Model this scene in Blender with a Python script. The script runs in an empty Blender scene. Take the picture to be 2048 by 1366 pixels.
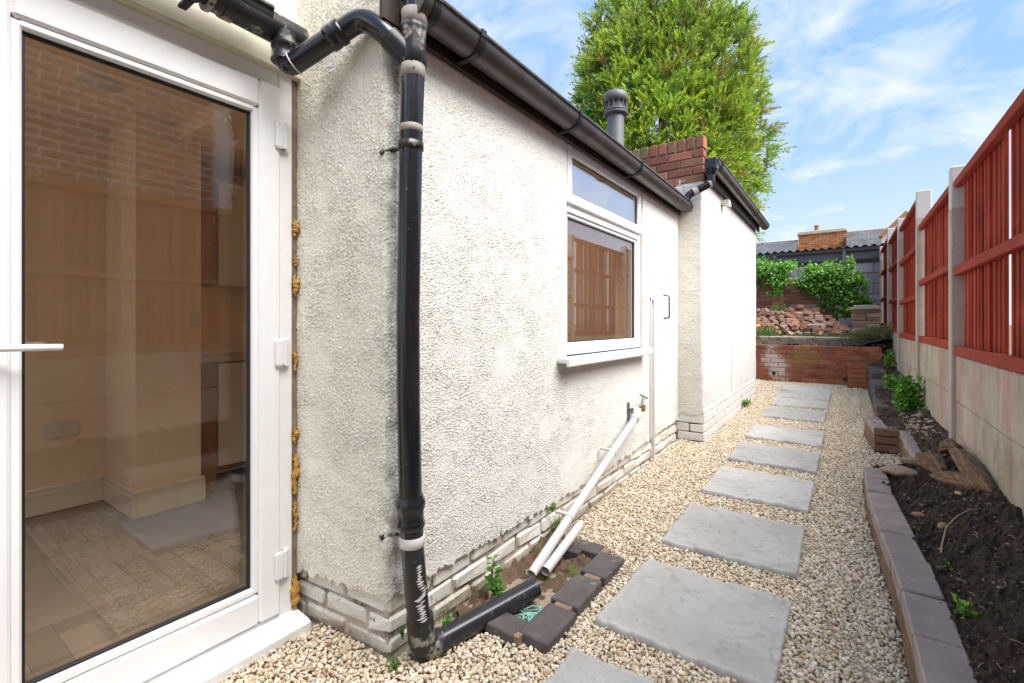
import bpy, math, random
import numpy as np
from mathutils import Vector, Matrix, Euler
sc = bpy.context.scene
COL = sc.collection
R = math.radians
# ------------------------------------------------------------------ camera
YAW = math.atan(666/946.)
cam = bpy.data.cameras.new('camera'); camo = bpy.data.objects.new('camera', cam); COL.objects.link(camo)
camo.location = (0, 0, 1.16); camo.rotation_euler = (R(90), 0, YAW)
cam.sensor_width = 36; cam.lens = 946/2048*36; cam.shift_y = -35/2048
cam.clip_start = .02; cam.clip_end = 500
sc.camera = camo
# ------------------------------------------------------------------ sky and sun
SUN_EL, SUN_AZ = 50, 93          # azimuth measured from +Y towards +X
w = bpy.data.worlds.new("World"); sc.world = w; w.use_nodes = True
nt = w.node_tree; nd = nt.nodes; ln = nt.links
bg = nd['Background']; bg.inputs['Strength'].default_value = .13
sky = nd.new('ShaderNodeTexSky'); sky.sky_type = 'NISHITA'; sky.sun_disc = False
sky.sun_elevation = R(SUN_EL); sky.sun_rotation = R(SUN_AZ); sky.air_density = 1.3; sky.dust_density = 1.2; sky.ozone_density = 1.6
tc = nd.new('ShaderNodeTexCoord')
sx = nd.new('ShaderNodeSeparateXYZ'); ln.new(tc.outputs['Generated'], sx.inputs[0])
za = nd.new('ShaderNodeMath'); za.operation = 'ADD'; za.inputs[1].default_value = .50; ln.new(sx.outputs[2], za.inputs[0])
zm = nd.new('ShaderNodeMath'); zm.operation = 'MAXIMUM'; zm.inputs[1].default_value = .05; ln.new(za.outputs[0], zm.inputs[0])
dv = nd.new('ShaderNodeVectorMath'); dv.operation = 'DIVIDE'
cz = nd.new('ShaderNodeCombineXYZ')
for i in range(3): ln.new(zm.outputs[0], cz.inputs[i])
ln.new(tc.outputs['Generated'], dv.inputs[0]); ln.new(cz.outputs[0], dv.inputs[1])
n1 = nd.new('ShaderNodeTexNoise'); n1.inputs['Scale'].default_value = 5.2; n1.inputs['Detail'].default_value = 9; n1.inputs['Roughness'].default_value = .6; n1.inputs['Distortion'].default_value = .6
mp = nd.new('ShaderNodeMapping'); mp.inputs['Scale'].default_value = (1, 1.25, 1); mp.inputs['Location'].default_value = (3.1, 1.2, 0); mp.inputs['Rotation'].default_value = (0, 0, .5)
ln.new(dv.outputs[0], mp.inputs[0]); ln.new(mp.outputs[0], n1.inputs['Vector'])
cr = nd.new('ShaderNodeValToRGB'); cr.color_ramp.elements[0].position = .40; cr.color_ramp.elements[0].color = (.10, .10, .10, 1)
cr.color_ramp.elements[1].position = .70; cr.color_ramp.elements[1].color = (.88, .88, .88, 1)
ln.new(n1.outputs['Fac'], cr.inputs[0])
hz = nd.new('ShaderNodeMapRange'); hz.inputs[1].default_value = .0; hz.inputs[2].default_value = .40; hz.inputs[3].default_value = .78; hz.inputs[4].default_value = 0
ln.new(sx.outputs[2], hz.inputs[0])
mxx = nd.new('ShaderNodeMath'); mxx.operation = 'MAXIMUM'; ln.new(cr.outputs[0], mxx.inputs[0]); ln.new(hz.outputs[0], mxx.inputs[1])
mc = nd.new('ShaderNodeMix'); mc.data_type = 'RGBA'; mc.inputs[7].default_value = (3.3, 3.45, 3.62, 1)
gain = nd.new('ShaderNodeMix'); gain.data_type = 'RGBA'; gain.blend_type = 'MULTIPLY'; gain.inputs[0].default_value = 1; gain.inputs[7].default_value = (1.0, 1.02, 1.05, 1)
ln.new(sky.outputs[0], gain.inputs[6])
blu = nd.new('ShaderNodeMix'); blu.data_type = 'RGBA'; blu.inputs[0].default_value = .78; blu.inputs[7].default_value = (.74, 1.62, 3.25, 1); ln.new(gain.outputs[2], blu.inputs[6]); ln.new(blu.outputs[2], mc.inputs[6]); ln.new(mxx.outputs[0], mc.inputs[0]); ln.new(mc.outputs[2], bg.inputs['Color'])
sun = bpy.data.lights.new('sun', 'SUN'); sun.energy = 4.5; sun.angle = R(58); sun.color = (1, .965, .91)
suno = bpy.data.objects.new('sun', sun); COL.objects.link(suno)
sd = Vector((math.sin(R(SUN_AZ))*math.cos(R(SUN_EL)), math.cos(R(SUN_AZ))*math.cos(R(SUN_EL)), math.sin(R(SUN_EL))))
suno.rotation_euler = sd.to_track_quat('Z', 'Y').to_euler(); suno.location = (6, 4, 12)
sc.view_settings.view_transform = 'Standard'; sc.view_settings.look = 'None'; sc.view_settings.gamma = 1
sc.view_settings.exposure = 1.27
sc.cycles.max_bounces = 8; sc.cycles.diffuse_bounces = 4; sc.cycles.transparent_max_bounces = 12
# ------------------------------------------------------------------ helpers
random.seed(7); rng = np.random.default_rng(7)
def tag(o, label=None, cat=None, group=None, kind=None):
    if label: o['label'] = label
    if cat: o['category'] = cat
    if group: o['group'] = group
    if kind: o['kind'] = kind
    return o
def empty(name, loc=(0, 0, 0)):
    o = bpy.data.objects.new(name, None); o.empty_display_size = .1; COL.objects.link(o); o.location = loc; return o
def root_of(o):
    while o.parent: o = o.parent
    return o
def make(name, V, Fc, mat, parent=None, C=None, smooth=False):
    """V (n,3) world coords; Fc list/array of faces; C per-face colours"""
    V = np.asarray(V, dtype=np.float64)
    if parent is not None: org = np.array(root_of(parent).location)
    else: org = np.array([V[:, 0].mean(), V[:, 1].mean(), V[:, 2].min()])
    me = bpy.data.meshes.new(name)
    L = V-org
    if isinstance(Fc, np.ndarray):
        n, k = Fc.shape
        me.vertices.add(len(L)); me.vertices.foreach_set('co', L.astype(np.float32).ravel())
        me.loops.add(n*k); me.loops.foreach_set('vertex_index', Fc.astype(np.int32).ravel())
        me.polygons.add(n); me.polygons.foreach_set('loop_start', np.arange(0, n*k, k, dtype=np.int32))
        me.update(calc_edges=True); me.validate()
    else:
        me.from_pydata(L.tolist(), [], Fc); me.update()
    if C is not None:
        C = np.asarray(C, dtype=np.float32)
        if C.shape[1] == 3: C = np.hstack([C, np.ones((len(C), 1), np.float32)])
        dom = 'POINT' if (len(C) == len(V) and len(C) != len(me.polygons)) else 'FACE'
        a = me.attributes.new('Col', 'FLOAT_COLOR', dom)
        a.data.foreach_set('color', C.ravel())
    if smooth is True: me.polygons.foreach_set('use_smooth', [True]*len(me.polygons))
    elif isinstance(smooth, (list, np.ndarray)): me.polygons.foreach_set('use_smooth', list(smooth))
    me.materials.append(mat)
    o = bpy.data.objects.new(name, me); COL.objects.link(o)
    if parent is not None: o.parent = parent
    else: o.location = org
    if parent is not None and parent.parent is None and parent.type == 'MESH': pass
    return o
# chamfered box template
_cs = [(a, b, c) for a in (-1, 1) for b in (-1, 1) for c in (-1, 1)]
def _tmpl():
    idx = {c: i for i, c in enumerate(_cs)}; F = []
    for a in range(3):
        o = [i for i in range(3) if i != a]
        for s in (-1, 1):
            q = []
            for (p, r) in ((-1, -1), (1, -1), (1, 1), (-1, 1)):
                c = [0, 0, 0]; c[a] = s; c[o[0]] = p; c[o[1]] = r; q.append(idx[tuple(c)]*3+a)
            F.append(q)
    for a in range(3):
        for b in range(a+1, 3):
            c = 3-a-b
            for sa in (-1, 1):
                for sb in (-1, 1):
                    p = [0]*3; p[a] = sa; p[b] = sb; p[c] = -1; q = list(p); q[c] = 1
                    F.append([idx[tuple(p)]*3+a, idx[tuple(q)]*3+a, idx[tuple(q)]*3+b, idx[tuple(p)]*3+b])
    for c in _cs: F.append([idx[c]*3, idx[c]*3+1, idx[c]*3+2])
    V = np.array([[c[k]*(1 if k == a else .8) for k in range(3)] for c in _cs for a in range(3)])
    out = []
    for f in F:
        P = V[f]; n = np.cross(P[1]-P[0], P[2]-P[0]); out.append(f if n.dot(P.mean(0)) > 0 else f[::-1])
    return out
TF = _tmpl()
class MB:
    def __init__(s): s.v = []; s.f = []; s.c = []; s.s = []
    def add(s, V, F, col=(1, 1, 1), smooth=False):
        b = len(s.v); s.v += [tuple(p) for p in V]; s.f += [[i+b for i in f] for f in F]; s.c += [col]*len(F); s.s += [smooth]*len(F)
    def cbox(s, c, h, ch=.004, U=(1, 0, 0), W=(0, 1, 0), Z=(0, 0, 1), jit=0, col=(1, 1, 1), M=None):
        """chamfered oriented box, centre c, half sizes h"""
        ax = np.array([U, W, Z], float) if M is None else np.array(M, float).T
        V = []
        for cc in _cs:
            j = rng.normal(0, 1, 3)*jit
            for a in range(3):
                l = [cc[k]*(h[k]-(0 if k == a else min(ch, h[k]*.45))) + j[k] for k in range(3)]
                V.append(np.array(c)+l[0]*ax[0]+l[1]*ax[1]+l[2]*ax[2])
        F = TF if np.linalg.det(ax) > 0 else [f[::-1] for f in TF]
        s.add(V, F, col)
    def box(s, x0, x1, y0, y1, z0, z1, ch=.003, col=(1, 1, 1), jit=0):
        s.cbox(((x0+x1)/2, (y0+y1)/2, (z0+z1)/2), (abs(x1-x0)/2, abs(y1-y0)/2, abs(z1-z0)/2), ch, col=col, jit=jit)
    def tube(s, pts, r, n=20, caps=True, col=(1, 1, 1), smooth=True, hollow=0):
        P = [Vector(p) for p in pts]; rr = r if isinstance(r, (list, tuple)) else [r]*len(P)
        rings = []; ref = None
        for i, p in enumerate(P):
            t = (P[min(i+1, len(P)-1)]-P[max(i-1, 0)])
            if t.length < 1e-9: t = (P[min(i+2, len(P)-1)]-P[max(i-2, 0)])
            t.normalize()
            if ref is None: ref = t.orthogonal().normalized()
            ref = (ref-t*ref.dot(t)).normalized(); b = t.cross(ref)
            rings.append([p+(ref*math.cos(2*math.pi*k/n)+b*math.sin(2*math.pi*k/n))*rr[i] for k in range(n)])
        V = [v for rg in rings for v in rg]; F = []
        for i in range(len(P)-1):
            for k in range(n): F.append([i*n+k, i*n+(k+1) % n, (i+1)*n+(k+1) % n, (i+1)*n+k])
        s.add(V, F, col, smooth)
        if caps:
            for i, rev in ((0, True), (len(P)-1, False)):
                f = list(range(n)); s.add(rings[i], [f[::-1] if rev else f], col, False)
    def lathe(s, base, axis, prof, n=24, col=(1, 1, 1), smooth=True):
        """prof list of (along, radius)"""
        a = Vector(axis).normalized(); s.tube([Vector(base)+a*d for d, r in prof], [max(r, 1e-4) for d, r in prof], n, True, col, smooth)
    def prism(s, poly, a, b, col=(1, 1, 1)):
        """poly list of 3D points, extruded by vector a->b offset"""
        n = len(poly); P = [Vector(p) for p in poly]; d = Vector(b)-Vector(a)
        V = P+[p+d for p in P]; nm = Vector((0, 0, 0))
        for i in range(n): nm += P[i].cross(P[(i+1) % n])
        bot = list(range(n)); top = [n+i for i in range(n)]
        F = [[i, (i+1) % n, n+(i+1) % n, n+i] for i in range(n)]
        if nm.dot(d) < 0: F = [f[::-1] for f in F]; F += [bot, top[::-1]]
        else: F += [bot[::-1], top]
        s.add(V, F, col)
    def build(s, name, mat, parent=None): return make(name, s.v, s.f, mat, parent, s.c, s.s)
# sharp-ish polyline tube with a smooth arc path
def arc_path(pts, rad, n=8):
    P = [Vector(p) for p in pts]; out = [P[0]]
    for i in range(1, len(P)-1):
        a = (P[i-1]-P[i]); b = (P[i+1]-P[i]); d = min(rad, a.length*.49, b.length*.49); a.normalize(); b.normalize()
        A = P[i]+a*d; B = P[i]+b*d
        for k in range(n+1):
            t = k/n; out.append(A*(1-t)**2+P[i]*2*t*(1-t)+B*t*t)
    out.append(P[-1]); return out
# ------------------------------------------------------------------ noise fields (numpy)
def band(n, wl, seed, width=.45):
    r = np.random.default_rng(seed).standard_normal((n, n)); Fq = np.fft.fft2(r)
    fx = np.fft.fftfreq(n)[:, None]; fy = np.fft.fftfreq(n)[None, :]; fr = np.sqrt(fx**2+fy**2); fr[0, 0] = 1e-6
    m = np.exp(-(np.log(fr*wl))**2/(2*width**2)); m[0, 0] = 0
    o = np.real(np.fft.ifft2(Fq*m)); return o/o.std()
def samp(T, u, v):
    n = T.shape[0]; u = u % n; v = v % n; i = np.floor(u).astype(int); j = np.floor(v).astype(int); a = u-i; b = v-j
    i1 = (i+1) % n; j1 = (j+1) % n; i %= n; j %= n
    return T[i, j]*(1-a)*(1-b)+T[i1, j]*a*(1-b)+T[i, j1]*(1-a)*b+T[i1, j1]*a*b
TN = band(1024, 5.6, 1, .42); TN2 = band(1024, 14, 2); TL = band(512, 40, 3, .8); TM = band(512, 12, 4, .6)
def lowf(x, y, sc_=.01): return samp(TL, np.asarray(x)/sc_, np.asarray(y)/sc_)
# ------------------------------------------------------------------ materials
def nmat(name):
    m = bpy.data.materials.new(name); m.use_nodes = True; t = m.node_tree
    return m, t, t.nodes['Principled BSDF']
def N(t, k, **kw):
    n = t.nodes.new(k)
    for a, b in kw.items():
        if a.startswith('i_'):
            key = a[2:]; n.inputs[int(key) if key.isdigit() else key].default_value = b
        else: setattr(n, a, b)
    return n
def posn(t): return N(t, 'ShaderNodeNewGeometry').outputs['Position']
def noise(t, scale, detail=5, rough=.6, vec=None, dist=0):
    n = N(t, 'ShaderNodeTexNoise'); n.inputs['Scale'].default_value = scale; n.inputs['Detail'].default_value = detail; n.inputs['Roughness'].default_value = rough; n.inputs['Distortion'].default_value = dist
    t.links.new(vec if vec is not None else posn(t), n.inputs['Vector']); return n.outputs['Fac']
def ramp(t, fac, stops):
    r = N(t, 'ShaderNodeValToRGB'); e = r.color_ramp.elements
    while len(e) < len(stops): e.new(.5)
    for x, (p, c) in zip(e, stops): x.position = p; x.color = (*c, 1) if len(c) == 3 else c
    t.links.new(fac, r.inputs[0]); return r.outputs[0]
def mix(t, fac, a, b, mode='MIX'):
    m = N(t, 'ShaderNodeMix', data_type='RGBA', blend_type=mode)
    if isinstance(fac, (int, float)): m.inputs[0].default_value = fac
    else: t.links.new(fac, m.inputs[0])
    for i, x in ((6, a), (7, b)):
        if isinstance(x, tuple): m.inputs[i].default_value = (*x, 1) if len(x) == 3 else x
        else: t.links.new(x, m.inputs[i])
    return m.outputs[2]
def g(v): return (v, v, v)
def bump(t, b, h, strength=.4, dist=.003, prev=None):
    n = N(t, 'ShaderNodeBump'); n.inputs['Strength'].default_value = strength; n.inputs['Distance'].default_value = dist
    t.links.new(h, n.inputs['Height'])
    if prev is not None: t.links.new(prev, n.inputs['Normal'])
    t.links.new(n.outputs[0], b.inputs['Normal']); return n.outputs[0]
def vec_scaled(t, s):
    m = N(t, 'ShaderNodeMapping'); m.inputs['Scale'].default_value = s; t.links.new(posn(t), m.inputs[0]); return m.outputs[0]
def basic(name, col=None, rough=.7, var=.15, vscale=6, fine=80, bstr=.3, bdist=.002, metal=0, spec=.4, dirt=None, dscale=12, dpos=(.58, .7), attr=False, trans=0):
    """colour (or the mesh's own Col attribute) varied by two noises, optional dirt patches with a shape of their own"""
    m, t, b = nmat(name)
    if attr: c = N(t, 'ShaderNodeAttribute', attribute_name='Col').outputs['Color']
    else: c = N(t, 'ShaderNodeRGB').outputs[0]; c.default_value = (*col, 1)
    if attr and col: c = mix(t, 1.0, c, col, 'MULTIPLY')
    v1 = ramp(t, noise(t, vscale), [(.3, g(1-var)), (.7, g(1+var*.6))]); c = mix(t, 1.0, c, v1, 'MULTIPLY')
    fn = noise(t, fine, 4, .7)
    v2 = ramp(t, fn, [(.3, g(1-var*.8)), (.7, g(1+var*.6))]); c = mix(t, 1.0, c, v2, 'MULTIPLY')
    if dirt: c = mix(t, ramp(t, noise(t, dscale, 7, .65), [(dpos[0], g(0)), (dpos[1], g(1))]), c, dirt)
    t.links.new(c, b.inputs['Base Color'])
    b.inputs['Roughness'].default_value = rough; b.inputs['Metallic'].default_value = metal
    b.inputs['Specular IOR Level'].default_value = spec
    if bstr: bump(t, b, fn, bstr, bdist)
    return m
M = {}
# white painted roughcast
m, t, b = nmat('roughcast'); M['roughcast'] = m
c = N(t, 'ShaderNodeAttribute', attribute_name='Col').outputs['Color']
c = mix(t, 1.0, c, ramp(t, noise(t, 1.7, 6), [(.3, (.97, .96, .935)), (.7, (1.02, 1.02, 1.02))]), 'MULTIPLY')
c = mix(t, ramp(t, noise(t, 120, 2), [(.655, g(0)), (.70, g(.6))]), c, (.30, .25, .20))
c = mix(t, ramp(t, noise(t, 9, 8, .7), [(.70, g(0)), (.88, g(.25))]), c, (.42, .36, .28))
t.links.new(c, b.inputs['Base Color']); b.inputs['Roughness'].default_value = .8; b.inputs['Specular IOR Level'].default_value = .25
bump(t, b, noise(t, 420, 3), .35, .0012)
# painted bricks, old paint chipped away in patches, dirtier low down
def painted_brick(name, paint, lo, hi):
    m, t, b = nmat(name)
    n = noise(t, 14, 9, .72)
    c = mix(t, ramp(t, n, [(.60, g(0)), (.66, g(1))]), paint, (.30, .16, .10))
    s = N(t, 'ShaderNodeSeparateXYZ'); t.links.new(posn(t), s.inputs[0])
    a = N(t, 'ShaderNodeMath', operation='MULTIPLY_ADD'); t.links.new(noise(t, 7, 6), a.inputs[0]); a.inputs[1].default_value = .22; t.links.new(s.outputs[2], a.inputs[2])
    r = N(t, 'ShaderNodeMapRange'); r.inputs[1].default_value = hi+.11; r.inputs[2].default_value = lo+.11; t.links.new(a.outputs[0], r.inputs[0])
    c = mix(t, r.outputs[0], c, ramp(t, noise(t, 26, 6), [(.3, (.20, .15, .10)), (.55, (.34, .27, .19)), (.75, (.12, .12, .06))]))
    c = mix(t, 1.0, c, ramp(t, noise(t, 90, 3), [(.3, g(.85)), (.7, g(1.05))]), 'MULTIPLY')
    t.links.new(c, b.inputs['Base Color']); b.inputs['Roughness'].default_value = .75; bump(t, b, noise(t, 60, 6, .7), .5, .004); return m
M['painted_brick'] = painted_brick('painted_brick', (.80, .77, .70), .0, .10)
M['painted_brick_far'] = painted_brick('painted_brick_far', (.78, .76, .72), .03, .10)
M['plinth_mortar'] = basic('plinth_mortar', (.50, .45, .38), .95, .25, 14, 80, .7, .004, dirt=(.14, .10, .07), dscale=9, dpos=(.52, .66))
M['mortar_old'] = basic('mortar_old', (.24, .18, .13), .95, .3, 20, 90, .6, .004)
M['white_smooth'] = basic('white_smooth', (.74, .71, .65), .7, .06, 5, 60, .2, .001, dirt=(.45, .36, .27), dscale=7, dpos=(.66, .85))
M['lintel'] = basic('lintel', (.60, .56, .44), .6, .06, 4, 30, .1, .001, dirt=(.36, .30, .20), dscale=9, dpos=(.68, .85))
M['pvc'] = basic('pvc_white', (.83, .83, .84), .28, .03, 3, 20, .03, .0005, spec=.5, dirt=(.50, .46, .42), dscale=22, dpos=(.71, .83))
M['pvc_clean'] = basic('pvc_clean', (.78, .78, .79), .3, .02, 3, 20, .02, .0005, spec=.5)
M['waste'] = basic('waste_pipe_white', (.66, .63, .62), .35, .04, 6, 40, .05, .0005, dirt=(.5, .42, .36), dscale=18, dpos=(.66, .8))
M['gasket'] = basic('gasket', (.012, .012, .014), .5, .1, 5, 40, 0)
M['black_pipe'] = basic('black_pipe', (.013, .014, .018), .2, .3, 9, 70, .06, .0006, spec=.6, dirt=(.22, .20, .18), dscale=34, dpos=(.66, .74))
M['black_worn'] = basic('black_worn', (.022, .022, .024), .36, .3, 12, 90, .25, .001, dirt=(.30, .27, .23), dscale=16, dpos=(.55, .63))
M['ground_black'] = basic('ground_pipe', (.022, .022, .028), .25, .2, 9, 60, .05, .0006, spec=.6, dirt=(.10, .10, .11), dscale=30, dpos=(.6, .72))
M['grey_band'] = basic('grey_band', (.34, .31, .28), .7, .2, 20, 90, .2, .001, dirt=(.03, .03, .03), dscale=45, dpos=(.58, .64))
M['brown_gutter'] = basic('brown_gutter', (.055, .044, .040), .38, .25, 7, 60, .12, .001, spec=.5, dirt=(.11, .09, .075), dscale=8, dpos=(.5, .8))
M['fascia'] = basic('fascia_board', (.035, .022, .018), .6, .2, 8, 60, .1, .001, dirt=(.09, .07, .055), dscale=14, dpos=(.6, .75))
M['foam'] = basic('expanding_foam', (.50, .27, .05), .6, .3, 30, 90, .5, .004, dirt=(.16, .07, .02), dscale=40, dpos=(.55, .7))
M['metal'] = basic('tap_metal', (.22, .21, .20), .45, .2, 30, 90, .2, .001, metal=.7)
M['brass'] = basic('brass', (.55, .30, .08), .4, .15, 30, 90, .1, .001, metal=.7)
M['brick'] = basic('brick', None, .85, .22, 24, 120, .6, .003, attr=True)
M['brick_soft'] = basic('brick_soft', None, .9, .12, 8, 50, .5, .004, attr=True, dirt=(.50, .44, .38), dscale=5, dpos=(.6, .72))
M['blue_brick'] = basic('blue_brick', (.105, .090, .088), .6, .28, 14, 110, .45, .002, dirt=(.34, .25, .18), dscale=12, dpos=(.60, .70))
M['mortar_pink'] = basic('mortar_pink', (.30, .20, .145), .95, .25, 25, 110, .7, .004)
M['paver'] = basic('coping_paver', (.31, .255, .235), .7, .2, 9, 80, .5, .003, dirt=(.34, .26, .23), dscale=11, dpos=(.58, .74))
M['bed_face'] = basic('bed_wall_brick', (.20, .125, .075), .85, .3, 10, 70, .7, .006, dirt=(.12, .12, .05), dscale=8, dpos=(.55, .7))
M['concrete'] = basic('post_concrete', (.42, .36, .31), .85, .12, 5, 90, .5, .002, dirt=(.25, .20, .16), dscale=9, dpos=(.6, .8))
M['concrete_white'] = basic('skylit_and_lime_concrete', (.52, .50, .48), .8, .06, 5, 90, .3, .002)
# gravel boards: concrete with red stain runs and pale streaks
m, t, b = nmat('gravel_board'); M['board'] = m
c = ramp(t, noise(t, 2.2, 7, .65), [(.3, (.25, .20, .14)), (.5, (.38, .33, .26)), (.7, (.50, .44, .38))])
c = mix(t, ramp(t, noise(t, 1.0, 5, .6, vec_scaled(t, (3, 3, .8))), [(.50, g(0)), (.64, g(.75))]), c, (.42, .235, .19))
c = mix(t, ramp(t, noise(t, 1.0, 7, .7, vec_scaled(t, (9, 9, 2.5))), [(.55, g(0)), (.68, g(.75))]), c, (.20, .17, .09))
c = mix(t, 1.0, c, ramp(t, noise(t, 130, 4, .7), [(.3, g(.86)), (.7, g(1.08))]), 'MULTIPLY')
t.links.new(c, b.inputs['Base Color']); b.inputs['Roughness'].default_value = .9; bump(t, b, noise(t, 55, 6, .7), .4, .003)
# red stained fence timber
def timber(name, c0, c1, sc3):
    m, t, b = nmat(name)
    at = N(t, 'ShaderNodeAttribute', attribute_name='Col').outputs['Color']
    gr = noise(t, 1, 6, .6, vec_scaled(t, sc3))
    c = mix(t, gr, c0, c1); c = mix(t, 1.0, c, at, 'MULTIPLY')
    c = mix(t, ramp(t, noise(t, 3.2, 5), [(.35, g(0)), (.75, g(.5))]), c, c1); c = mix(t, ramp(t, noise(t, 1.6, 7, .7), [(.50, g(0)), (.72, g(.45))]), c, tuple(min(1, v*1.25+.02) for v in c1))
    t.links.new(c, b.inputs['Base Color']); b.inputs['Roughness'].default_value = .75; b.inputs['Specular IOR Level'].default_value = .12; bump(t, b, gr, .8, .003); return m
M['red_board'] = timber('red_fence_board', (.13, .015, .010), (.38, .056, .030), (90, 90, 4))
M['brown_board'] = timber('brown_fence_board', (.17, .085, .045), (.40, .23, .13), (90, 90, 4)); M['brown_rail'] = timber('brown_fence_rail', (.18, .09, .05), (.38, .22, .13), (90, 4, 90))
M['red_rail'] = timber('red_fence_rail', (.18, .022, .014), (.33, .051, .031), (90, 4, 90))
# riven concrete paving
m, t, b = nmat('paving_slab'); M['slab'] = m
c = ramp(t, noise(t, 2.6, 8, .62), [(.3, (.35, .335, .31)), (.52, (.42, .408, .388)), (.72, (.48, .47, .455))])
c = mix(t, ramp(t, noise(t, 9, 8, .7), [(.55, g(0)), (.75, g(.55))]), c, (.31, .285, .25))
c = mix(t, ramp(t, noise(t, 4.5, 6, .7), [(.58, g(0)), (.75, g(.5))]), c, (.48, .475, .465))
c = mix(t, 1.0, c, ramp(t, noise(t, 210, 4, .7), [(.3, g(.88)), (.7, g(1.08))]), 'MULTIPLY')
at = N(t, 'ShaderNodeAttribute', attribute_name='Col').outputs['Color']; c = mix(t, 1.0, c, at, 'MULTIPLY')
t.links.new(c, b.inputs['Base Color']); b.inputs['Roughness'].default_value = .72; bump(t, b, noise(t, 160, 5, .7), .3, .0015)
M['stone'] = basic('gravel_stone', (1, 1, 1), .85, .1, 60, 260, .25, .001, attr=True)
M['gravel_bed'] = basic('gravel_bed', (.46, .37, .26), .95, .3, 60, 180, .9, .01)
M['soil'] = basic('soil', (.054, .035, .025), .95, .5, 14, 90, .9, .01, dirt=(.075, .05, .035), dscale=30, dpos=(.6, .75))
M['soil_brown'] = basic('soil_brown', (.075, .05, .036), .95, .45, 10, 70, .9, .012, dirt=(.17, .13, .09), dscale=22, dpos=(.55, .7))
M['soil_red'] = basic('gully_mortar', (.17, .105, .07), .95, .35, 14, 70, .9, .012, dirt=(.10, .13, .03), dscale=12, dpos=(.55, .62))
M['earth'] = basic('earth', (.12, .10, .06), .95, .3, 2, 20, .5, .02)
M['bark'] = basic('bark', (.12, .085, .055), .9, .3, 10, 40, .8, .02)
M['straw'] = basic('dry_stem', (.42, .31, .19), .8, .15, 20, 60, .2, .001)
M['pebble'] = basic('pebble', None, .6, .15, 20, 90, .2, .002, attr=True)
# weathered driftwood with long grain
m, t, b = nmat('driftwood'); M['wood'] = m
gr = noise(t, 1, 8, .65, vec_scaled(t, (75, 12, 75)), .7)
c = ramp(t, gr, [(.3, (.035, .02, .011)), (.5, (.15, .082, .04)), (.7, (.32, .215, .13))])
t.links.new(c, b.inputs['Base Color']); b.inputs['Roughness'].default_value = .8; bump(t, b, gr, .9, .012)
m, t, b = nmat('retaining_brick'); M['ret_brick'] = m
c = N(t, 'ShaderNodeAttribute', attribute_name='Col').outputs['Color']
c = mix(t, 1.0, c, ramp(t, noise(t, 9, 6), [(.3, g(.75)), (.7, g(1.2))]), 'MULTIPLY')
def blob(cx_, cz_, rx_, rz_, skew, hi_):
    s_ = N(t, 'ShaderNodeSeparateXYZ'); t.links.new(posn(t), s_.inputs[0])
    u_ = N(t, 'ShaderNodeMath', operation='MULTIPLY_ADD'); t.links.new(s_.outputs[2], u_.inputs[0]); u_.inputs[1].default_value = skew; t.links.new(s_.outputs[0], u_.inputs[2])
    cb = N(t, 'ShaderNodeCombineXYZ'); t.links.new(u_.outputs[0], cb.inputs[0]); t.links.new(s_.outputs[2], cb.inputs[2])
    mpp = N(t, 'ShaderNodeMapping', vector_type='TEXTURE'); mpp.inputs['Location'].default_value = (cx_+skew*cz_, 0, cz_); mpp.inputs['Scale'].default_value = (rx_, 1, rz_); t.links.new(cb.outputs[0], mpp.inputs[0])
    ln_ = N(t, 'ShaderNodeVectorMath', operation='LENGTH'); t.links.new(mpp.outputs[0], ln_.inputs[0])
    ad = N(t, 'ShaderNodeMath', operation='MULTIPLY_ADD'); t.links.new(noise(t, 11, 9, .75), ad.inputs[0]); ad.inputs[1].default_value = 2.6; t.links.new(ln_.outputs['Value'], ad.inputs[2])
    return ramp(t, ad.outputs[0], [(0, g(hi_)), (1, g(0))]) if False else (lambda mr: (setattr(mr.inputs[1], 'default_value', 1.75), setattr(mr.inputs[2], 'default_value', 2.25), setattr(mr.inputs[3], 'default_value', hi_), setattr(mr.inputs[4], 'default_value', 0), t.links.new(ad.outputs[0], mr.inputs[0]), mr.outputs[0])[-1])(N(t, 'ShaderNodeMapRange'))
c = mix(t, blob(-.55, .60, .30, .22, 0, .7), c, (.22, .16, .04))
c = mix(t, blob(-.96, .48, .20, .36, .30, .85), c, (.62, .55, .50))
t.links.new(c, b.inputs['Base Color']); b.inputs['Roughness'].default_value = .9; bump(t, b, noise(t, 60, 5), .4, .003)
def leafmat(name, tr=.35, rough=.5):
    m, t, b = nmat(name)
    at = N(t, 'ShaderNodeAttribute', attribute_name='Col').outputs['Color']
    c = mix(t, 1.0, at, ramp(t, noise(t, 1.1, 4), [(.3, g(.8)), (.7, g(1.15))]), 'MULTIPLY')
    t.links.new(c, b.inputs['Base Color']); b.inputs['Roughness'].default_value = rough
    tl = N(t, 'ShaderNodeBsdfTranslucent'); t.links.new(c, tl.inputs[0])
    mx = N(t, 'ShaderNodeMixShader'); mx.inputs[0].default_value = tr
    t.links.new(b.outputs[0], mx.inputs[1]); t.links.new(tl.outputs[0], mx.inputs[2]); t.links.new(mx.outputs[0], t.nodes['Material Output'].inputs[0]); return m
M['leaf'] = leafmat('leaf'); M['needle'] = leafmat('conifer_foliage', .4, .6)
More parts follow.
